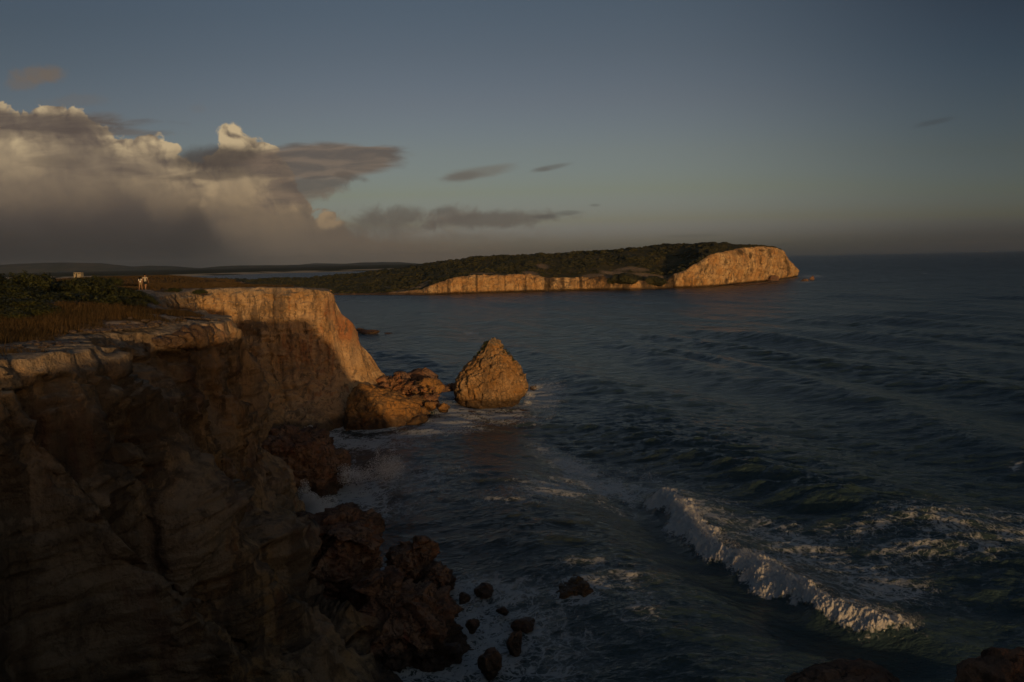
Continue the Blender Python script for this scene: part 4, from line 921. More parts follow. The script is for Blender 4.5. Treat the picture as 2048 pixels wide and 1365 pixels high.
def build_headland():
    K = []
    for px, yb, yc, yr, off in HEAD:
        b = P(px, yb, 0); d = b[1]
        c = PD(px, yc, d+3.5); r = PD(px, yr, d+off)
        K.append(np.concatenate([b, c, r, [off]]))
    K = np.array(K); 
    seg = np.linalg.norm(np.diff(K[:, :2], axis=0), axis=1); tk = np.concatenate([[0], np.cumsum(np.maximum(seg, 1.0))])
    ts = np.arange(0, tk[-1], 0.7); A = np.stack([np.interp(ts, tk, K[:, i]) for i in range(10)], 1)
    B, C, Rg = A[:, :3], A[:, 3:6], A[:, 6:9]
    away = B[:, :2]/np.linalg.norm(B[:, :2], axis=1)[:, None]
    rows = []; kind = []
    for a in (8, 4, 1.5): rows.append(np.concatenate([B[:, :2]-away*a*0.4, np.full((len(ts), 1), -a*0.4)], 1)); kind.append(0)
    for t in np.linspace(0, 1, 46):
        q = B+(C-B)*t; q[:, :2] = B[:, :2]+(C-B)[:, :2]*(t**1.6); q[:, 2] = B[:, 2]+(C-B)[:, 2]*t; rows.append(q); kind.append(1)
    for t in np.linspace(0, 1, 60)[1:]:
        q = C+(Rg-C)*t; q[:, 2] = C[:, 2]+(Rg-C)[:, 2]*(1-(1-t)**1.25); rows.append(q); kind.append(2)
    for t in np.linspace(0, 1, 14)[1:]:
        q = Rg.copy(); q[:, :2] += away*(t*200); q[:, 2] = Rg[:, 2]*(1-t**1.4)-3*t; rows.append(q); kind.append(3)
    G = np.array(rows); kd = np.array(kind)[:, None]
    N = grid_normals(G); toward = np.concatenate([-away, np.full((len(ts), 1), 0.6)], 1)
    N *= np.sign((N*toward[None]).sum(-1, keepdims=True)+1e-9)
    S = ts[None]*np.ones((G.shape[0], 1)); Z = G[..., 2]
    face = (kd == 1)*1.0
    hgt = np.clip((C[:, 2]-1)/8, 0.15, 1.3)[None]
    edge = np.sin(np.clip((np.arange(G.shape[0])-3)/45.0, 0, 1)*np.pi)[:, None]**0.4
    d = face*hgt*(fbm(np.stack([S/14, Z/40, S*0], -1), 3, .55, True)*3.6+fbm(G/6, 4, .6)*2.4+fbm(np.stack([S/4.0, Z/9, S*0], -1), 3, .6, True)*1.6+(0.5-worley(G/3.5))*1.6+fbm(np.stack([S/20, Z/1.6, S*0], -1), 2)*0.4)
    G = G+N*(d*edge)[..., None]
    G[..., 2] += np.where(kd >= 2, fbm(G/16, 3)*1.0, 0)
    G[..., 2] += np.where(kd == 1, fbm(np.stack([S/5, S*0, S*0+3], -1), 4, .6)*0+fbm(np.stack([S/7, S*0, S*0+3], -1), 4, .65)*2.2*np.clip((np.arange(G.shape[0])-30)/18.0, 0, 1)[:, None], 0)*np.clip(hgt, 0, 1)
    patch = np.zeros(Z.shape)
    for px, py, dd, rx, rz in ((1195, 551, 520, 12, 7), (1300, 552, 530, 14, 4), (1262, 547, 545, 14, 5), (960, 551, 520, 14, 2), (1060, 547, 524, 6, 5), (1340, 556, 518, 5, 6), (845, 583, 516, 10, 2.5), (760, 588.5, 517, 24, 1.5), (850, 577, 525, 5, 3), (1085, 535, 560, 5, 8), (1225, 547, 535, 10, 5), (1370, 575, 512, 25, 3)):
        c = PD(px, py, dd); patch = np.maximum(patch, np.exp(-((G[..., 0]-c[0])/rx)**2-((G[..., 1]-c[1])/(rz*1.6))**2))
    for px, py, dd, rx, rz, a in ((1094, 566, 520, 3, 12, 1), (1100, 560, 520, 4, 5, .9), (1215, 560, 516, 2.5, 12, 1), (955, 565, 520, 1.2, 12, .8), (1010, 562, 520, 1.0, 12, .7), (1050, 572, 518, 1.5, 8, .7), (1125, 568, 518, 2, 9, .8), (1160, 566, 518, 1.5, 12, .8), (1248, 568, 514, 3, 8, 1), (1295, 572, 510, 5, 7, 1), (1322, 570, 510, 2, 10, 1),
                               (1395, 540, 545, 3, 6, .6), (1462, 505, 590, 6, 3, .9), (1500, 520, 620, 2, 7, .8), (1520, 505, 640, 5, 4, .7), (1480, 512, 610, 2, 4, .8), (1548, 520, 680, 4, 8, .7), (1552, 540, 690, 5, 8, .8), (1430, 525, 570, 2.5, 4, .6), (1535, 530, 660, 3, 6, .5), (1510, 502, 620, 10, 1.5, .7), (900, 575, 520, 1.5, 10, .7), (880, 572, 520, 1, 10, .6), (1440, 560, 560, 5, 3, .6), (1500, 548, 620, 4, 4, .5)):
        c = PD(px, py, dd); patch = np.where(kd == 1, np.maximum(patch, a*np.exp(-((G[..., 0]-c[0])/rx)**2-((G[..., 2]-c[2])/rz)**2)), patch)  # clefts of the cliff face, their shade painted as dark patches
    k = np.where(kd <= 1, 0.0, 1.0)*np.ones_like(Z)
    tone = np.stack([k, patch, np.clip(A[:, 9]/130, 0, 1)[None]*np.ones_like(Z), np.ones_like(Z)], -1).reshape(-1, 4)
    m = headland_material()
    me = mesh_np('headland', G, grid_faces(*G.shape[:2]), m, True, {'tone': tone})
    o = link('headland', me); tag(o, kind='structure', label='far headland of ochre cliffs under dark green scrub', cat='headland')
    # scrub on the slopes
    rg = np.random.default_rng(5); V0, F0 = ico(1) if False else ico(2); VV = []; FF = []; n = 0
    nr = 49; N_ = 17000
    cols = rg.integers(0, len(ts), N_); rows_ = 49+(rg.random(N_)**0.8*62).astype(int)
    for c, r_ in zip(cols, rows_):
        p = G[min(r_, G.shape[0]-1), c]
        if patch[min(r_, G.shape[0]-1), c] > 0.33: continue
        tip = A[c, 9] < 60
        if tip and (r_ > 49+45 or rg.random() < 0.75): continue
        grassy = (p[0] > 60 and perlin(np.array([p/22.0]))[0] > 0.0 and rg.random() < 0.8)
        if grassy: continue
        cn = float(perlin(np.array([p/np.array([30.0, 30.0, 12.0])]))[0])
        if cn < -0.12 and rg.random() < 0.7: continue
        s = (0.5+1.0*rg.random()**2.2+max(cn, 0)*1.3)*(0.6 if tip else 1)*(1.15 if p[0] < -20 else 1.0)
        v = V0*(1+0.30*fbm(V0*1.7+n*0.37, 2)[:, None]+rg.normal(size=(len(V0), 1))*0.07)
        a = rg.uniform(0, 6.28)
        v = v*np.array([s*rg.uniform(.8, 1.5), s, s*rg.uniform(.5, .85)])
        VV.append(v+p+[0, 0, s*0.15]); FF.append(F0+n*len(V0)); n += 1
    me = mesh_np('scrub', np.concatenate(VV), np.concatenate(FF), leaf_material('scrub_leaf', (0.018, 0.022, 0.008), (0.055, 0.052, 0.018), 0.12), False)
    o = link('scrub', me); tag(o, kind='stuff', label='dark green scrub covering the slope of the far headland', cat='scrub')
    # bushes that stand out on the skyline or on the cliff edge
    V1, F1 = ico(3)
    for i, (px, py, s) in enumerate(((1448, 489, 3.4), (1456, 490, 2.6), (1436, 490.5, 2.8), (1490, 491, 1.6), (1268, 498, 2.4), (1240, 501, 2.3), (1205, 503, 2.4), (1182, 505, 2.0), (1080, 509, 2.6), (1016, 513, 2.2), (940, 519, 3.2), (930, 520, 2.4), (1250, 553, 5.0), (1236, 553, 4.0), (1262, 556, 3.6), (1302, 558, 4.6), (1318, 559, 3.6), (1310, 554, 3.0), (1096, 556, 2.6), (1110, 555, 2.0), (1165, 554, 2.2), (1222, 557, 3.2))):
        d = 620 if py < 530 else P(px, 580 if px < 1300 else 578, 0)[1]+1.0
        if px > 1400: d = 640
        c = PD(px, py+(1.5 if py < 530 else 5.0), d)
        v = V1*(1+0.35*fbm(V1*1.5+i, 3)[:, None]+np.random.default_rng(i).normal(size=(len(V1), 1))*0.04)
        v = v*np.array([s*1.2, s, s*0.75])
        o = link('bush', mesh_np('bush', v, F1, bpy.data.materials['scrub_leaf'], False), loc=c)
        tag(o, 'dark bush standing out on the skyline of the far headland' if py < 530 else 'dark bush hanging over the low cliff edge of the far headland', 'bush', 'bushes on the skyline of the far headland' if py < 530 else 'bushes over the low cliff edge of the far headland')
def headland_material():
    m = rock_material('headland_face', [(0.39, 0.22, 0.085), (0.52, 0.36, 0.19), (0.33, 0.14, 0.05), (0.11, 0.075, 0.045)], 0.30, None, 2.0, 1.0)
    g = NT.__new__(NT); g.t = m.node_tree
    b = [q for q in g.t.nodes if q.type == 'BSDF_PRINCIPLED'][0]
    rockc = b.inputs['Base Color'].links[0].from_socket
    # the tone attribute here: x = vegetated top, y = bare path on top, painted cleft shade on the face
    geo = g.n('ShaderNodeNewGeometry'); p = geo.outputs['Position']
    at = g.n('ShaderNodeAttribute', attribute_name='tone'); tx, ty, tz = g.xyz(at.outputs['Vector'])
    n1 = g.noise(p, 0.05, 4, 0.6); n2 = g.noise(p, 0.4, 6, 0.7)
    grn = g.mix(g.ss(n1, 0.4, 0.6), (0.032, 0.035, 0.012), (0.075, 0.062, 0.024))
    grn = g.mix(g.ss(n2, 0.45, 0.7), grn, (0.03, 0.034, 0.012))
    sand = g.mix(g.ss(n2, 0.35, 0.65), (0.27, 0.20, 0.13), (0.15, 0.115, 0.07))
    top = g.mix(g.ss(g.add(ty, g.mul(g.sub(n2, 0.5), 1.8)), 0.35, 0.6), grn, sand)
    c = g.mix(g.ss(g.add(tx, g.mul(g.sub(n2, 0.5), 0.8)), 0.4, 0.6), rockc, top)
    c = g.mix(g.mul(g.ss(g.add(ty, g.mul(g.sub(n2, 0.5), 1.1)), 0.3, 0.75), g.ss(tx, 0.5, 0.0, 0.0, 0.85)), c, (0.05, 0.035, 0.022))  # cleft shade darkened into the face colour
    # keep the streak tone of the rock out of this attribute
    g.put(b.inputs['Base Color'], c)
    for nd in g.t.nodes:
        if nd.type == 'ATTRIBUTE' and nd.attribute_name == 'tone' and nd != at: nd.attribute_name = 'none'
    return m
def leaf_material(name, c1, c2, sc=3.0, rough=0.6):
    m, g, b = new_mat(name)
    geo = g.n('ShaderNodeNewGeometry'); p = geo.outputs['Position']
    n = g.noise(p, sc, 4, 0.7); n2 = g.noise(p, sc*6, 3, 0.7)
    c = g.mix(g.ss(n, 0.35, 0.65), c1, c2); c = g.mix(g.ss(n2, 0.45, 0.7, 0, 0.5), c, tuple(q*0.5 for q in c1))
    g.put(b.inputs['Base Color'], c); b.inputs['Roughness'].default_value = rough; b.inputs['Specular IOR Level'].default_value = 0.25
    g.put(b.inputs['Normal'], bump(g, b, n2, 0.3/sc, 0.8))
    return m
build_headland()

# ------------------------------------------------------------------ land beyond the bay
def build_far_land():
    m, g, b = new_mat('far_land')
    geo = g.n('ShaderNodeNewGeometry'); p = geo.outputs['Position']; x, y, z = g.xyz(p)
    n = g.noise(p, 0.006, 5, 0.6); n2 = g.noise(p, 0.03, 4, 0.6)
    c = g.mix(g.ss(n, 0.4, 0.6), (0.06, 0.065, 0.04), (0.11, 0.095, 0.06))
    bluff = g.mul(g.ss(z, 5.5, 4.5), g.ss(g.noise(p, 0.004, 3, 0.6), 0.42, 0.52))
    c = g.mix(bluff, c, (0.5, 0.40, 0.28))
    g.put(b.inputs['Base Color'], c); b.inputs['Roughness'].default_value = 1.0; b.inputs['Specular IOR Level'].default_value = 0
    # low coast across the bay: pixel x, shoreline y, back edge y
    xs = np.arange(-700, 900, 4.0); rows = []
    shore = np.interp(xs, [-700, 300, 430, 540, 650, 760, 900], [566, 556, 551.5, 547.5, 545, 542, 538])
    for t in np.linspace(0, 1, 40):
        r = []
        for px, s in zip(xs, shore):
            b0 = P(px, s, 0)[:2]; d = b0/b0[1]
            yy = b0[1]*(1+t*2.9)
            hgt = 0 if t == 0 else 5.5+3.5*t
            r.append((d[0]*yy, yy, hgt))
        rows.append(r)
    G = np.array(rows); G[1:, :, 2] += fbm(G[1:]/np.array([260, 260, 1e9]), 4)*4.5+2
    me = mesh_np('far_coast', G, grid_faces(*G.shape[:2]), m, True); o = link('far_coast', me); tag(o, kind='structure', label='low dark coast with pale bluffs across the bay', cat='coast')
    for nm, D, sil in (('hills', 8200, [(-500, 529), (-100, 527), (0, 530), (60, 527), (120, 525.5), (200, 527), (262, 534), (300, 532), (345, 533), (400, 537), (440, 533), (480, 531), (560, 530.5), (610, 530), (660, 531), (700, 533), (760, 533), (860, 536), (900, 540)]),
                       ('hills', 11500, [(-500, 535), (520, 540), (590, 531), (630, 526.5), (690, 528), (720, 525.5), (760, 524.5), (800, 525), (840, 528), (880, 531), (960, 536), (1000, 540)])):
        px = np.arange(sil[0][0], sil[-1][0], 3.0); py = np.interp(px, [q[0] for q in sil], [q[1] for q in sil])
        rows = []
        for t in np.linspace(0, 1, 24):
            r = []
            for a, b_ in zip(px, py):
                q = PD(a, b_, D); k = math.sin(min(t*1.6, 1)*math.pi/2) if t < 0.63 else math.cos((t-0.63)/0.37*math.pi/2)
                yy = D*(1-0.12*(1-t*1.6)) if t < .63 else D*(1+0.2*(t-.63))
                r.append((q[0]/D*yy, yy, max(q[2], 8)*k))
            rows.append(r)
        G = np.array(rows); rel = fbm(G/np.array([700, 700, 1e9]), 4, 0.55)*14+fbm(G/np.array([160, 160, 1e9]), 3)*4
        G[..., 2] += rel*np.clip(G[..., 2]/60, 0, 1)
        me = mesh_np(nm, G, grid_faces(*G.shape[:2]), m, True); o = link(nm, me); tag(o, kind='structure', label='hazy low hills behind the bay', cat='hills')
build_far_land()
build_sea()

# ------------------------------------------------------------------ thicket of shrubs on the plateau
M_leaf = leaf_material('shrub_leaf', (0.022, 0.028, 0.009), (0.055, 0.062, 0.016), 1.2, 0.5)
M_twig = new_mat('twig')[0]; M_twig.node_tree.nodes['Principled BSDF'].inputs['Base Color'].default_value = (0.09, 0.065, 0.045, 1)
M_twig.node_tree.nodes['Principled BSDF'].inputs['Roughness'].default_value = 0.9
def tube(pts, r0, r1, k=5):
    V = []; Fc = []; pts = [np.array(p) for p in pts]
    for i, p in enumerate(pts):
        d = pts[min(i+1, len(pts)-1)]-pts[max(i-1, 0)]; d = d/(np.linalg.norm(d)+1e-9)
        a = np.cross(d, [0, 0, 1.0]) if abs(d[2]) < .9 else np.cross(d, [1.0, 0, 0]); a /= np.linalg.norm(a); b_ = np.cross(d, a)
        r = r0+(r1-r0)*i/(len(pts)-1)
        for j in range(k):
            t = 2*math.pi*j/k; V.append(p+r*(math.cos(t)*a+math.sin(t)*b_))
    for i in range(len(pts)-1):
        for j in range(k): Fc.append((i*k+j, i*k+(j+1) % k, (i+1)*k+(j+1) % k, (i+1)*k+j))
    return np.array(V), np.array(Fc)
def shrub_meshes(seed):
    rg = np.random.default_rng(seed)
    # lobes of foliage
    lobes = []
    for _ in range(26):
        a = rg.uniform(0, 6.28); rr = rg.random()**0.5*0.85; z = (1-rr*rr)**0.5*rg.uniform(0.35, 0.85)
        lobes.append((rr*math.cos(a), rr*math.sin(a), z, rg.uniform(0.18, 0.34)))
    N_ = 6200; L = np.array(lobes)[rg.integers(0, len(lobes), N_)]
    d = rg.normal(size=(N_, 3)); d /= np.linalg.norm(d, axis=1)[:, None]
    c = L[:, :3]+d*(L[:, 3:4]*rg.uniform(0.55, 1.05, (N_, 1)))
    c[:, 2] = np.abs(c[:, 2]); 
    nrm = d+rg.normal(size=(N_, 3))*0.5+np.array([0, 0, 0.5]); nrm /= np.linalg.norm(nrm, axis=1)[:, None]
    a = np.cross(nrm, rg.normal(size=(N_, 3))); a /= np.linalg.norm(a, axis=1)[:, None]; b_ = np.cross(nrm, a)
    s = rg.uniform(0.022, 0.05, (N_, 1))
    V = np.stack([c-a*s, c+b_*s*0.75+nrm*s*.2, c+a*s, c-b_*s*0.75+nrm*s*.2], 1).reshape(-1, 3)
    Fc = np.arange(N_*4).reshape(-1, 4)
    fol = mesh_np('foliage', V, Fc, M_leaf, False)
    TV = []; TF = []; n = 0
    for k in range(24):
        lo = lobes[k % len(lobes)]; e = np.array(lo[:3])*rg.uniform(0.9, 1.32 if k < 6 else 1.0); mdl = e*0.5+rg.normal(size=3)*0.07; mdl[2] = abs(mdl[2])
        v, f = tube([(0.05*rg.normal(), 0.05*rg.normal(), -0.15), mdl, e, e*1.05+rg.normal(size=3)*0.05], 0.018, 0.004, 4)
        TV.append(v); TF.append(f+n); n += len(v)
    return fol, mesh_np('branches', np.concatenate(TV), np.concatenate(TF), M_twig, True)
SH = [shrub_meshes(s) for s in (1, 2, 3, 4)]
def shrub_at(px, ytop, d, rad, k, label, group, name='shrub'):
    q = PD(px, ytop, d); gz = float(ztop(q[0], q[1])); h = max(q[2]-gz, 0.6)
    e = empty(name, (q[0], q[1], gz-0.15), k*1.7)
    e.scale = (rad, rad*0.9, h/1.02)
    tag(e, label, 'shrub', group)
    f = link('foliage', SH[k % 4][0], e); t = link('branches', SH[k % 4][1], e)
    return e
gshr = 'shrubs of the dark thicket on the plateau'
lab = 'dark green leafy shrub merged into the thicket left of the walking couple'
SHRUB_LABELS = {2: 'tallest dark shrub of the thicket, at the left edge of the photo', 18: 'low shrub at the right tip of the thicket beside the pale path', 25: 'lowest shrub at the near edge of the thicket above the grass mound'}
for k, (px, yt, d, rad) in enumerate(((-120, 528, 52, 3.6), (-50, 531, 55, 3.6), (20, 529, 58, 3.2), (60, 535, 60, 2.6), (-20, 560, 47, 3.0), (40, 565, 47, 2.6), (90, 540, 62, 3.2), (140, 547, 64, 3.2), (162, 548, 66, 2.8), (85, 566, 52, 2.8), (170, 553, 68, 3.0), (130, 574, 55, 2.8), (205, 559, 70, 2.6),
                                      (175, 578, 58, 2.4), (235, 568, 72, 2.4), (215, 582, 62, 2.2), (258, 575, 74, 2.0), (250, 590, 64, 1.8), (280, 585, 74, 1.5), (290, 592, 70, 1.1), (10, 590, 43, 2.6), (60, 592, 45, 2.4), (110, 590, 50, 2.2), (160, 594, 55, 1.9), (200, 598, 57, 1.6), (-60, 585, 44, 3.0), (60, 600, 41.5, 1.7), (265, 602, 66, 1.2), (20, 612, 40, 1.8))):
    shrub_at(px, yt, d, rad, k, SHRUB_LABELS.get(k, lab), gshr)
for k, (px, yt, d, rad, lb) in enumerate(((190, 549, 190, 3.5, 'low dark shrub far back on the plateau left of the couple'), (215, 550, 200, 4, 'wide dark shrub far back on the plateau, nearer the couple'), (400, 577, 88, 1.0, 'small green cushion shrub on pale rock near the far cliff top'), (347, 573, 96, 1.1, 'small green cushion shrub right of the couple'))):
    shrub_at(px, yt, d, rad, k+1, lb, None)

# ------------------------------------------------------------------ dry grass
def grass_material():
    m, g, b = new_mat('dry_grass')
    geo = g.n('ShaderNodeNewGeometry'); p = geo.outputs['Position']
    n = g.noise(p, 0.35, 3, 0.6); r = geo.outputs['Random Per Island']
    c = g.mix(g.ss(n, 0.4, 0.6), (0.066, 0.043, 0.019), (0.034, 0.026, 0.012)); c = g.mix(g.mul(r, 0.7), c, (0.10, 0.068, 0.034))
    g.put(b.inputs['Base Color'], c); b.inputs['Roughness'].default_value = 0.8; b.inputs['Specular IOR Level'].default_value = 0.1
    return m
M_grass = grass_material()
def grass(name, X, Y, Hh, W, seed, label):
    rg = np.random.default_rng(seed); n = len(X); Z = ztop(X, Y)
    a = rg.uniform(0, np.pi, n); dx = np.stack([np.cos(a), np.sin(a), a*0], 1)*W[:, None]
    lean = np.stack([rg.normal(0.12, 0.22, n), rg.normal(-0.05, 0.22, n), np.ones(n)], 1)*Hh[:, None]
    b0 = np.stack([X, Y, Z-0.06], 1); m_ = b0+lean*np.array([.35, .35, .6]); t = b0+lean*np.array([1.1, 1.1, 1.0])
    V = np.stack([b0-dx, b0+dx, m_+dx*.7, m_-dx*.7, t+dx*.1, t-dx*.1], 1).reshape(-1, 3)
    i = np.arange(n)[:, None]*6
    Fc = np.concatenate([i+np.array([[0, 1, 2, 3]]), i+np.array([[3, 2, 4, 5]])], 0)
    o = link(name, mesh_np(name, V, Fc, M_grass, False)); tag(o, label, 'grass', None, 'stuff'); return o
def scatter(n, x0, x1, y0, y1, seed, edge=1.2):
    rg = np.random.default_rng(seed); X = rg.uniform(x0, x1, n); Y = rg.uniform(y0, y1, n)
    px, py, a = proj(X, Y, np.full(n, 17.5))
    k = (a > 0) & (px > -350) & (px < 760) & inside(X, Y, poly) & (pdist(X, Y, poly) > edge+1.4*fbm(np.stack([X/2, Y/2, X*0], -1), 2))
    k &= bare_mask(X, Y)+0.5*fbm(np.stack([X/1.2, Y/1.2, X*0+3], -1), 3) < 0.38
    k &= fbm(np.stack([X/1.1, Y/1.1, X*0+7], -1), 2) > -0.42
    return X[k], Y[k]
rg = np.random.default_rng(12)
X, Y = scatter(420000, -55, -12, 12, 64, 1)
hh = 0.38+0.42*fbm(np.stack([X/2.5, Y/2.5, X*0], -1), 3)+rg.uniform(0, .18, len(X)); edge_d = pdist(X, Y, poly); hh *= np.clip(edge_d/3.0, 0.35, 1)
grass('dry_grass', X, Y, np.clip(hh, .1, 1), rg.uniform(.006, .013, len(X)), 2, 'brown dry grass in front of the thicket on the near plateau')
X, Y = scatter(300000, -150, -22, 64, 240, 3, 3.0)
grass('far_grass', X, Y, np.clip(0.3+0.35*fbm(np.stack([X/5, Y/5, X*0], -1), 3), .08, .8), rg.uniform(.015, .04, len(X)), 4, 'brown grass strip on the plateau behind the couple')
X, Y = scatter(260000, -330, -60, 240, 460, 6, 5.0)
grass('far_grass', X, Y, np.clip(0.5+0.4*fbm(np.stack([X/9, Y/9, X*0], -1), 3), .15, 1.0), rg.uniform(.04, .10, len(X)), 7, 'brown grass on the farthest part of the plateau')
# loose limestone pieces along the rim: many small flat stones
def rim_stones():
    rg = np.random.default_rng(3); V0, F0 = ico(2); VV = []; FF = []; n = 0
    spots = [(250, 668, 16.9, 1.8, .9, 340), (320, 662, 16.9, 1.6, .7, 260), (180, 690, 17.0, 1.8, 1.0, 200), (390, 655, 16.9, 1.3, .8, 130), (60, 715, 17.1, 1.8, .7, 80), (330, 602, 17.1, 2.5, 3.5, 160), (420, 640, 16.9, 1.6, 1.0, 80)]
    for px, py, z, rx, ry, k in spots:
        c = P(px, py, z)
        for _ in range(k):
            x = c[0]+rg.normal()*rx; y = c[1]+rg.normal()*ry
            if not inside(np.array([x]), np.array([y]), poly)[0] or pdist(np.array([x]), np.array([y]), poly)[0] < 0.35: continue
            s = rg.uniform(.04, .15)
            v = V0*(1+0.25*perlin(V0*1.3+n)[:, None]); ns = rg.normal(size=3); ns /= np.linalg.norm(ns); v = v-np.clip(v@ns-.4, 0, None)[:, None]*ns
            v = v*np.array([s*rg.uniform(.8, 1.6), s, s*rg.uniform(.35, .7)])
            VV.append(v+[x, y, float(ztop(x, y))+s*0.2]); FF.append(F0+n*len(V0)); n += 1
    m = rock_material('limestone', [(0.40, 0.28, 0.18), (0.46, 0.36, 0.26), (0.36, 0.2, 0.11), (0.2, 0.15, 0.11)], 4.0, None, -50)
    o = link('loose_stones', mesh_np('loose_stones', np.concatenate(VV), np.concatenate(FF), m, False)); tag(o, 'loose pale limestone chips scattered along the near cliff rim', 'stones', None, 'stuff')
rim_stones()
# jointed orange blocks at the rim
M_limeblock = rock_material('rim_block', [(0.46, 0.26, 0.13), (0.52, 0.34, 0.2), (0.40, 0.17, 0.08), (0.14, 0.09, 0.06)], 2.2, None, -50, crack=2.0)
for i, (px, py, z, s, lab) in enumerate(((345, 664, 16.75, (.75, .6, .55), 'rounded orange rim block at the left end of the jointed row'), (362, 666, 16.6, (.5, .6, .75), 'tall narrow orange rim block beside the rounded one'), (380, 664, 16.6, (.6, .6, .75), 'reddish cracked rim block in the middle of the jointed row'),
                                        (398, 661, 16.6, (.55, .6, .6), 'red orange rim block at the right end of the jointed row'), (326, 670, 16.7, (.7, .5, .35), 'low orange rim block left of the jointed row'), (303, 671, 16.8, (.5, .4, .25), 'small flat orange rim stone furthest left of the jointed row'))):
    c = P(px, py+4, z)
    boulder('rim_block', (c[0]+0.25, c[1]+.2, z-0.25), s, 700+i, M_limeblock, 4, rz=.2, label=lab, cat='rock', foot=False, cuts=12)
# ------------------------------------------------------------------ pale low building far behind the thicket
def house():
    d = 420.0; c = PD(154.5, 549.5, d); gz = float(ztop(c[0], c[1])); 
    e = empty('house', (c[0], c[1], gz)); tag(e, 'pale flat roofed low building far behind the thicket', 'building')
    mw, g, b = new_mat('pale_plaster'); n = g.noise(g.n('ShaderNodeNewGeometry').outputs['Position'], 1.5, 4, .6)
    g.put(b.inputs['Base Color'], g.mix(g.ss(n, .4, .6), (0.33, 0.29, 0.21), (0.26, 0.225, 0.16))); b.inputs['Roughness'].default_value = .9
    mg, g2, b2 = new_mat('window_glass'); b2.inputs['Base Color'].default_value = (0.03, 0.03, 0.03, 1); b2.inputs['Roughness'].default_value = .2
    def box(name, x0, x1, y0, y1, z0, z1, m, par):
        bm = bmesh.new(); r = bmesh.ops.create_cube(bm, size=1)
        for v in bm.verts: v.co = Vector((x0+(v.co.x+.5)*(x1-x0), y0+(v.co.y+.5)*(y1-y0), z0+(v.co.z+.5)*(z1-z0)))
        bmesh.ops.bevel(bm, geom=bm.edges[:], offset=.02, segments=1)
        me = bpy.data.meshes.new(name); bm.to_mesh(me); bm.free(); me.materials.append(m); return link(name, me, par)
    top = PD(154.5, 545.6, d)[2]-gz
    box('wall', -1.9, 1.9, 0, 2.6, -.3, top-.12, mw, e); box('roof', -2.0, 2.0, -.12, 2.7, top-.118, top+.02, mw, e)
    for x in (-1.5, .55, 1.45): box('window', x-.28, x+.28, -.03, .03, top-.85, top-.3, mg, e)
    box('door', -.75, -.2, -.03, .03, -.2, top-.3, mg, e)
house()

# ------------------------------------------------------------------ the couple walking away along the plateau
def skin_mat(name, col, rough=0.7):
    m, g, b = new_mat(name); n = g.noise(g.n('ShaderNodeNewGeometry').outputs['Position'], 25.0, 4, .6)
    g.put(b.inputs['Base Color'], g.mix(g.ss(n, .35, .65), col, tuple(q*0.8 for q in col))); b.inputs['Roughness'].default_value = rough; b.inputs['Specular IOR Level'].default_value = 0.08
    g.put(b.inputs['Normal'], bump(g, b, n, 0.01, 0.6)); return m
def skinned(name, joints, edges, mat, parent, root=0, sub=2):
    """joints: (x, y, z, rx[, ry])"""
    me = bpy.data.meshes.new(name); me.from_pydata([j[:3] for j in joints], edges, []); o = link(name, me)
    md = o.modifiers.new('skin', 'SKIN'); md.use_smooth_shade = True; md.branch_smoothing = 0.3
    lay = me.skin_vertices[0].data if me.skin_vertices else None
    if lay is None:
        bpy.context.view_layer.objects.active = o
        me.skin_vertices_add() if hasattr(me, 'skin_vertices_add') else None
        lay = me.skin_vertices[0].data
    for i, j in enumerate(joints):
        lay[i].radius = (j[3], j[4] if len(j) > 4 else j[3]); lay[i].use_root = (i == root)
    sb = o.modifiers.new('sub', 'SUBSURF'); sb.levels = sub; sb.render_levels = sub
    dg = bpy.context.evaluated_depsgraph_get(); ev = o.evaluated_get(dg); nm = bpy.data.meshes.new_from_object(ev)
    bpy.data.objects.remove(o); nm.materials.clear(); nm.materials.append(mat)
    for p_ in nm.polygons: p_.use_smooth = True
    return link(name, nm, parent)
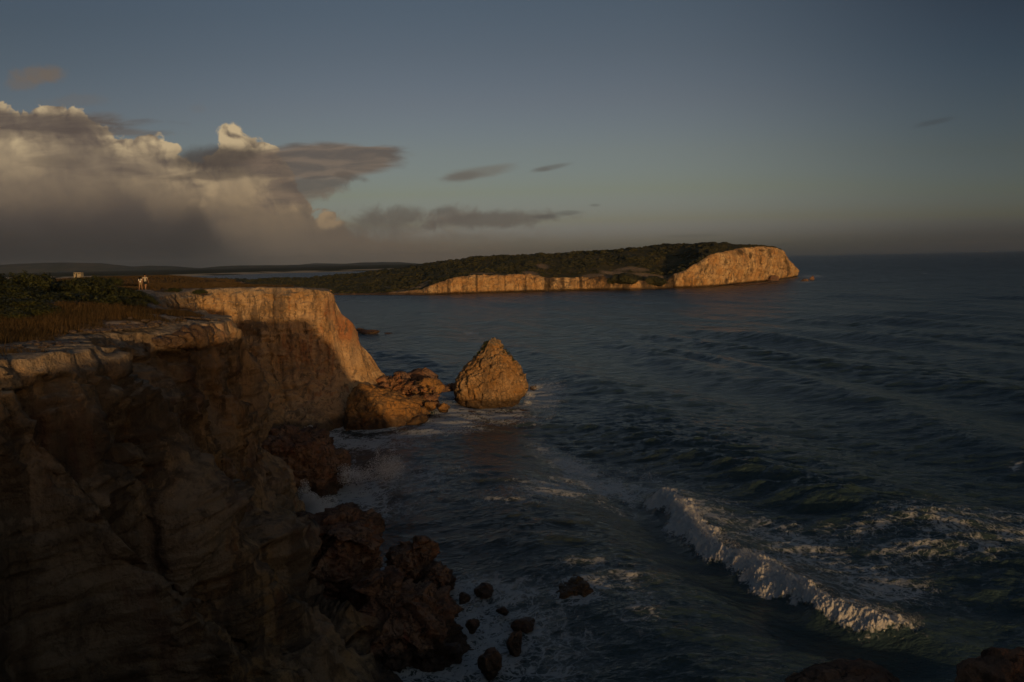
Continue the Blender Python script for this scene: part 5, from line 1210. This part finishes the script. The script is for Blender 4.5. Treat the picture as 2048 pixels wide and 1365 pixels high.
def person(loc, rz, h, female, mats, label, phase):
    sk, hair, top, short, shoe = mats
    e = empty('person', loc, rz); e.scale = (h/1.75,)*3; tag(e, label, 'person', 'couple walking away along the cliff top')
    W = 0.165 if female else 0.20; hp = 0.095 if female else 0.088
    s = phase       # stride: left foot forward when positive (forward = +y)
    J = []; E = []
    def j(*a): J.append(a); return len(J)-1
    pel = j(0, 0, .95, .115, .095); ab = j(0, .005, 1.10, .10, .085); ch = j(0, 0, 1.30, .13 if not female else .115, .095); nk0 = j(0, -.005, 1.45, .075, .07); nk = j(0, 0, 1.51, .05, .05)
    hd0 = j(0, .02, 1.57, .062, .075); hd = j(0, .02, 1.65, .078, .092); hd2 = j(0, .015, 1.715, .06, .075)
    E += [(pel, ab), (ab, ch), (ch, nk0), (nk0, nk), (nk, hd0), (hd0, hd), (hd, hd2)]
    for sd_ in (-1, 1):
        k = s*sd_
        hip = j(sd_*hp, 0, .88, .085, .088); kn = j(sd_*(hp+.005), .15*k+.03, .49, .055, .058); an = j(sd_*(hp), .22*k-(.08 if k < 0 else 0), .10+(.06 if k < 0 else 0), .036, .042); 
        heel = j(sd_*hp, .21*k-(.08 if k < 0 else 0)+.02, .045+(.05 if k < 0 else 0), .034, .034); toe = j(sd_*(hp+.015), .21*k+.17-(.08 if k < 0 else 0), .028, .034, .022)
        calf = j(sd_*(hp+.004), (.15*k+.03)*.5+(.22*k)*.5-.02, .33, .052, .054)
        E += [(pel, hip), (hip, kn), (kn, calf), (calf, an), (an, heel), (heel, toe)]
        sh = j(sd_*W, 0, 1.40, .058, .058); el_ = j(sd_*(W+.05), -.09*k-.02, 1.13, .042, .042); wr = j(sd_*(W+.075), -.17*k+.04, .90, .028, .030)
        pm = j(sd_*(W+.078), -.19*k+.055, .835, .034, .020)
        E += [(ch, sh), (sh, el_), (el_, wr), (wr, pm)]
        for q, (dy, ln) in enumerate(((-.032, .058), (-.011, .072), (.010, .078), (.030, .070))):
            a1 = j(sd_*(W+.080), -.19*k+.055+dy, .79, .0095); a2 = j(sd_*(W+.076), -.19*k+.062+dy, .79-ln*.55, .0085); a3 = j(sd_*(W+.064), -.19*k+.070+dy, .79-ln, .007)
            E += [(pm, a1), (a1, a2), (a2, a3)]
        t1 = j(sd_*(W+.070), -.19*k+.098, .84, .011); t2 = j(sd_*(W+.062), -.19*k+.112, .805, .009)
        E += [(pm, t1), (t1, t2)]
    body = skinned('body', J, E, sk, e)
    # face: nose, brow and ears grow from the head itself
    for v in body.data.vertices:
        x, y, z = v.co
        if z > 1.56 and y > .07: v.co.y += .028*math.exp(-(x/.014)**2-((z-1.640)/.026)**2)+.008*math.exp(-(x/.03)**2-((z-1.598)/.010)**2)-.010*(math.exp(-((abs(x)-.032)/.014)**2-((z-1.662)/.012)**2))
        if abs(x) > .066 and z > 1.6: v.co.x += math.copysign(.012*math.exp(-((y-.01)/.018)**2-((z-1.65)/.03)**2), x)
    # clothes
    TJ = [(0, 0, .90 if not female else 1.00, .150 if not female else .130, .125), (0, 0, 1.0 if not female else 1.06, .148 if not female else .125, .125), (0, .0, 1.15, .138 if not female else .118, .115), (0, 0, 1.32, .158 if not female else .138, .120), (0, -.005, 1.435, .095, .085)]
    TE = [(0, 1), (1, 2), (2, 3), (3, 4)]
    for sd_ in (-1, 1):
        k = s*sd_; n = len(TJ)
        TJ += [(sd_*W, 0, 1.395, .074, .074), (sd_*(W+.032), -.045*k, 1.25 if not female else 1.2, .066, .066)]
        TE += [(3, n), (n, n+1)]
    skinned('shirt', TJ, TE, top, e)
    SJ = [(0, 0, 1.03, .128, .112), (0, 0, .92, .140, .125)]; SE = [(0, 1)]
    for sd_ in (-1, 1):
        k = s*sd_; n = len(SJ)
        SJ += [(sd_*(hp+.005), .02*k+.01, .80, .105, .108), (sd_*(hp+.01), .09*k+.02, .60 if not female else .70, .092, .094)]; SE += [(1, n), (n, n+1)]
    skinned('shorts', SJ, SE, short, e)
    if female:
        skinned('hair', [(0, .0, 1.735, .07, .085), (0, -.02, 1.66, .092, .095), (0, -.055, 1.55, .085, .06), (0, -.10, 1.40, .095, .045), (0, -.115, 1.25, .075, .035), (.01, -.115, 1.17, .03, .02)], [(0, 1), (1, 2), (2, 3), (3, 4), (4, 5)], hair, e)
    else:
        skinned('hair', [(0, .005, 1.765, .07, .09), (0, -.016, 1.69, .100, .105), (0, -.035, 1.60, .085, .065)], [(0, 1), (1, 2)], hair, e)
    for sd_ in (-1, 1):
        k = s*sd_; oy = -.08 if k < 0 else 0
        skinned('shoe', [(sd_*hp, .21*k+oy-.01, .05+(.05 if k < 0 else 0), .046, .046), (sd_*(hp+.008), .21*k+oy+.09, .035+(.025 if k < 0 else 0), .048, .034), (sd_*(hp+.015), .21*k+oy+.19, .03, .040, .026)], [(0, 1), (1, 2)], shoe, e, sub=1)
    return e
sk1 = skin_mat('skin', (0.33, 0.19, 0.12)); black = skin_mat('dark_hair', (0.006, 0.005, 0.0045), .8); white = skin_mat('white_cloth', (0.78, 0.74, 0.68), .9)
khaki = skin_mat('khaki_cloth', (0.26, 0.21, 0.11), .9); grey = skin_mat('stone_cloth', (0.42, 0.38, 0.31), .9); navy = skin_mat('dark_cloth', (0.02, 0.024, 0.03), .9); shoe_m = skin_mat('shoe_cloth', (0.25, 0.2, 0.16), .8)
def on_ground(px, py, d):
    q = PD(px, py, d); return (q[0], q[1], float(ztop(q[0], q[1]))+0.02)
person(on_ground(281.5, 577, 92), R(6), 1.60, True, (sk1, black, white, khaki, shoe_m), 'woman with long black hair, white top and khaki shorts walking beside a man', 0.9)
person(on_ground(291.5, 578, 91), R(2), 1.80, False, (sk1, black, grey, navy, shoe_m), 'man in pale grey shirt and dark shorts walking beside a woman', -0.9)

# ------------------------------------------------------------------ spray thrown up by the waves
def spray(name, spots, label, k=1.0):
    rg = np.random.default_rng(len(spots)+31); VV = []
    T = np.array([(1, 1, 1), (1, -1, -1), (-1, 1, -1), (-1, -1, 1)], float)
    P_ = []
    for (px, py, d, rx, rz, ry, n, pw) in spots:
        c = PD(px, py, d); u = rg.normal(size=(n, 3)); r = rg.random((n, 1))**pw; u = u/np.linalg.norm(u, axis=1)[:, None]*r
        q = c+u*np.array([rx, ry, rz])
        w = fbm(q/0.55, 3, 0.6); q = q[w > -0.12-0.25*(1-r[:, 0])]
        P_.append(q)
    P_ = np.concatenate(P_); P_ = P_[P_[:, 2] > 0.0]
    s = k*rg.uniform(.004, .017, len(P_))*(1+1.2*(rg.random(len(P_)) > .96))
    V = (P_[:, None, :]+T[None]*s[:, None, None]).reshape(-1, 3)
    i = np.arange(len(P_))[:, None]*4
    Fc = np.concatenate([i+np.array([[0, 1, 2]]), i+np.array([[0, 3, 1]]), i+np.array([[0, 2, 3]]), i+np.array([[1, 3, 2]])], 0)
    m = bpy.data.materials.get('spray') or None
    if m is None:
        m, g, b = new_mat('spray'); b.inputs['Base Color'].default_value = (0.75, 0.77, 0.8, 1); b.inputs['Roughness'].default_value = 0.6
    o = link(name, mesh_np(name, V, Fc, m, True)); tag(o, label, 'spray', None, 'stuff')
spray('sea_spray', [(622, 1015, 63, .95, 1.3, .8, 15000, .5), (610, 1000, 63.5, .6, 1.9, .6, 5000, .6), (640, 1035, 61, 1.1, 1.0, .9, 11000, .5), (620, 1055, 59, .9, .8, .8, 7000, .5), (655, 1010, 62, 1.0, .8, .8, 3000, .6)], 'white burst of spray against the foot of the near cliff')
spray('sea_mist', [(770, 940, 72, 2.0, 1.5, 1.2, 7000, .5), (715, 952, 72, 1.5, .9, 1.0, 3500, .6), (785, 930, 73, 1.2, 1.6, 1.0, 3500, .6), (690, 950, 70, .8, 1.1, .8, 2500, .6), (755, 905, 74, .5, .8, .5, 350, .6)], 'thin veil of spray hanging over the water right of the dark red boulder')
spray('sea_spray', [(1060, 790, 109, .9, .7, .6, 900, .7), (1075, 775, 110, 1.0, .5, .6, 500, .7), (1056, 806, 108, .7, .4, .5, 500, .7)], 'white splash at the right foot of the sea stack')
spray('sea_spray', [(586, 866, 92, 1.2, .6, .8, 3000, .6), (618, 857, 95, .7, .5, .5, 900, .6)], 'small splash at the foot of the shaded far cliff face')
bw = []
for a, b_ in zip(WAVE[1:-2], WAVE[2:-1]):
    n = max(2, int(np.linalg.norm(b_-a)/0.8))
    for t in np.linspace(0, 1, n, endpoint=False):
        p = a+(b_-a)*t; v = np.array([p[0], p[1], 0.9]); pxx, pyy, _ = proj(*v)
        bw.append((float(pxx), float(pyy), p[1], .6, .42, .6, 420, .55))
spray('wave_spray', bw, 'droplets flying off the crest of the breaking wave', 0.5)

# green tufts on the top of the sea stack
def stack_tufts():
    VV = []; FF = []; n = 0; V0, F0 = ico(1); rg = np.random.default_rng(4)
    for (px, py, r) in ((972, 690, .22), (966, 698, .25), (976, 686, .2), (1000, 694, .25), (1008, 702, .3), (1014, 709, .28), (1020, 714, .24), (959, 706, .2), (1026, 720, .18)):
        c = PD(px, py, 111.5)
        for _ in range(26):
            v = V0*(0.09*rg.uniform(.5, 1.4)); v = v*(1+rg.normal(size=(len(V0), 1))*.25); VV.append(v+c+rg.normal(size=3)*r*np.array([.8, 2.0, .55])); FF.append(F0+n*len(V0)); n += 1
    o = link('tuft', mesh_np('tuft', np.concatenate(VV)-np.array(stack.location), np.concatenate(FF), M_leaf, False), stack)
    o['kind'] = 'stuff'
stack_tufts()

# ------------------------------------------------------------------ evening haze
def haze():
    bm = bmesh.new(); bmesh.ops.create_cube(bm, size=1)
    x0, x1, y0, y1, z0, z1 = -15500, 15500, -1500, 14800, -12, 175
    for v in bm.verts: v.co = Vector((x0+(v.co.x+.5)*(x1-x0), y0+(v.co.y+.5)*(y1-y0), z0+(v.co.z+.5)*(z1-z0)))
    me = bpy.data.meshes.new('haze'); bm.to_mesh(me); bm.free()
    m = bpy.data.materials.new('haze'); m.use_nodes = True; t = m.node_tree; t.nodes.clear()
    out = t.nodes.new('ShaderNodeOutputMaterial'); v = t.nodes.new('ShaderNodeVolumePrincipled')
    v.inputs['Color'].default_value = (0.52, 0.62, 0.74, 1); v.inputs['Density'].default_value = 4.2e-5; v.inputs['Anisotropy'].default_value = 0.3
    t.links.new(v.outputs[0], out.inputs['Volume']); me.materials.append(m)
    o = link('haze', me); tag(o, 'thin evening haze over the bay and the far hills', 'haze', None, 'stuff')
haze()
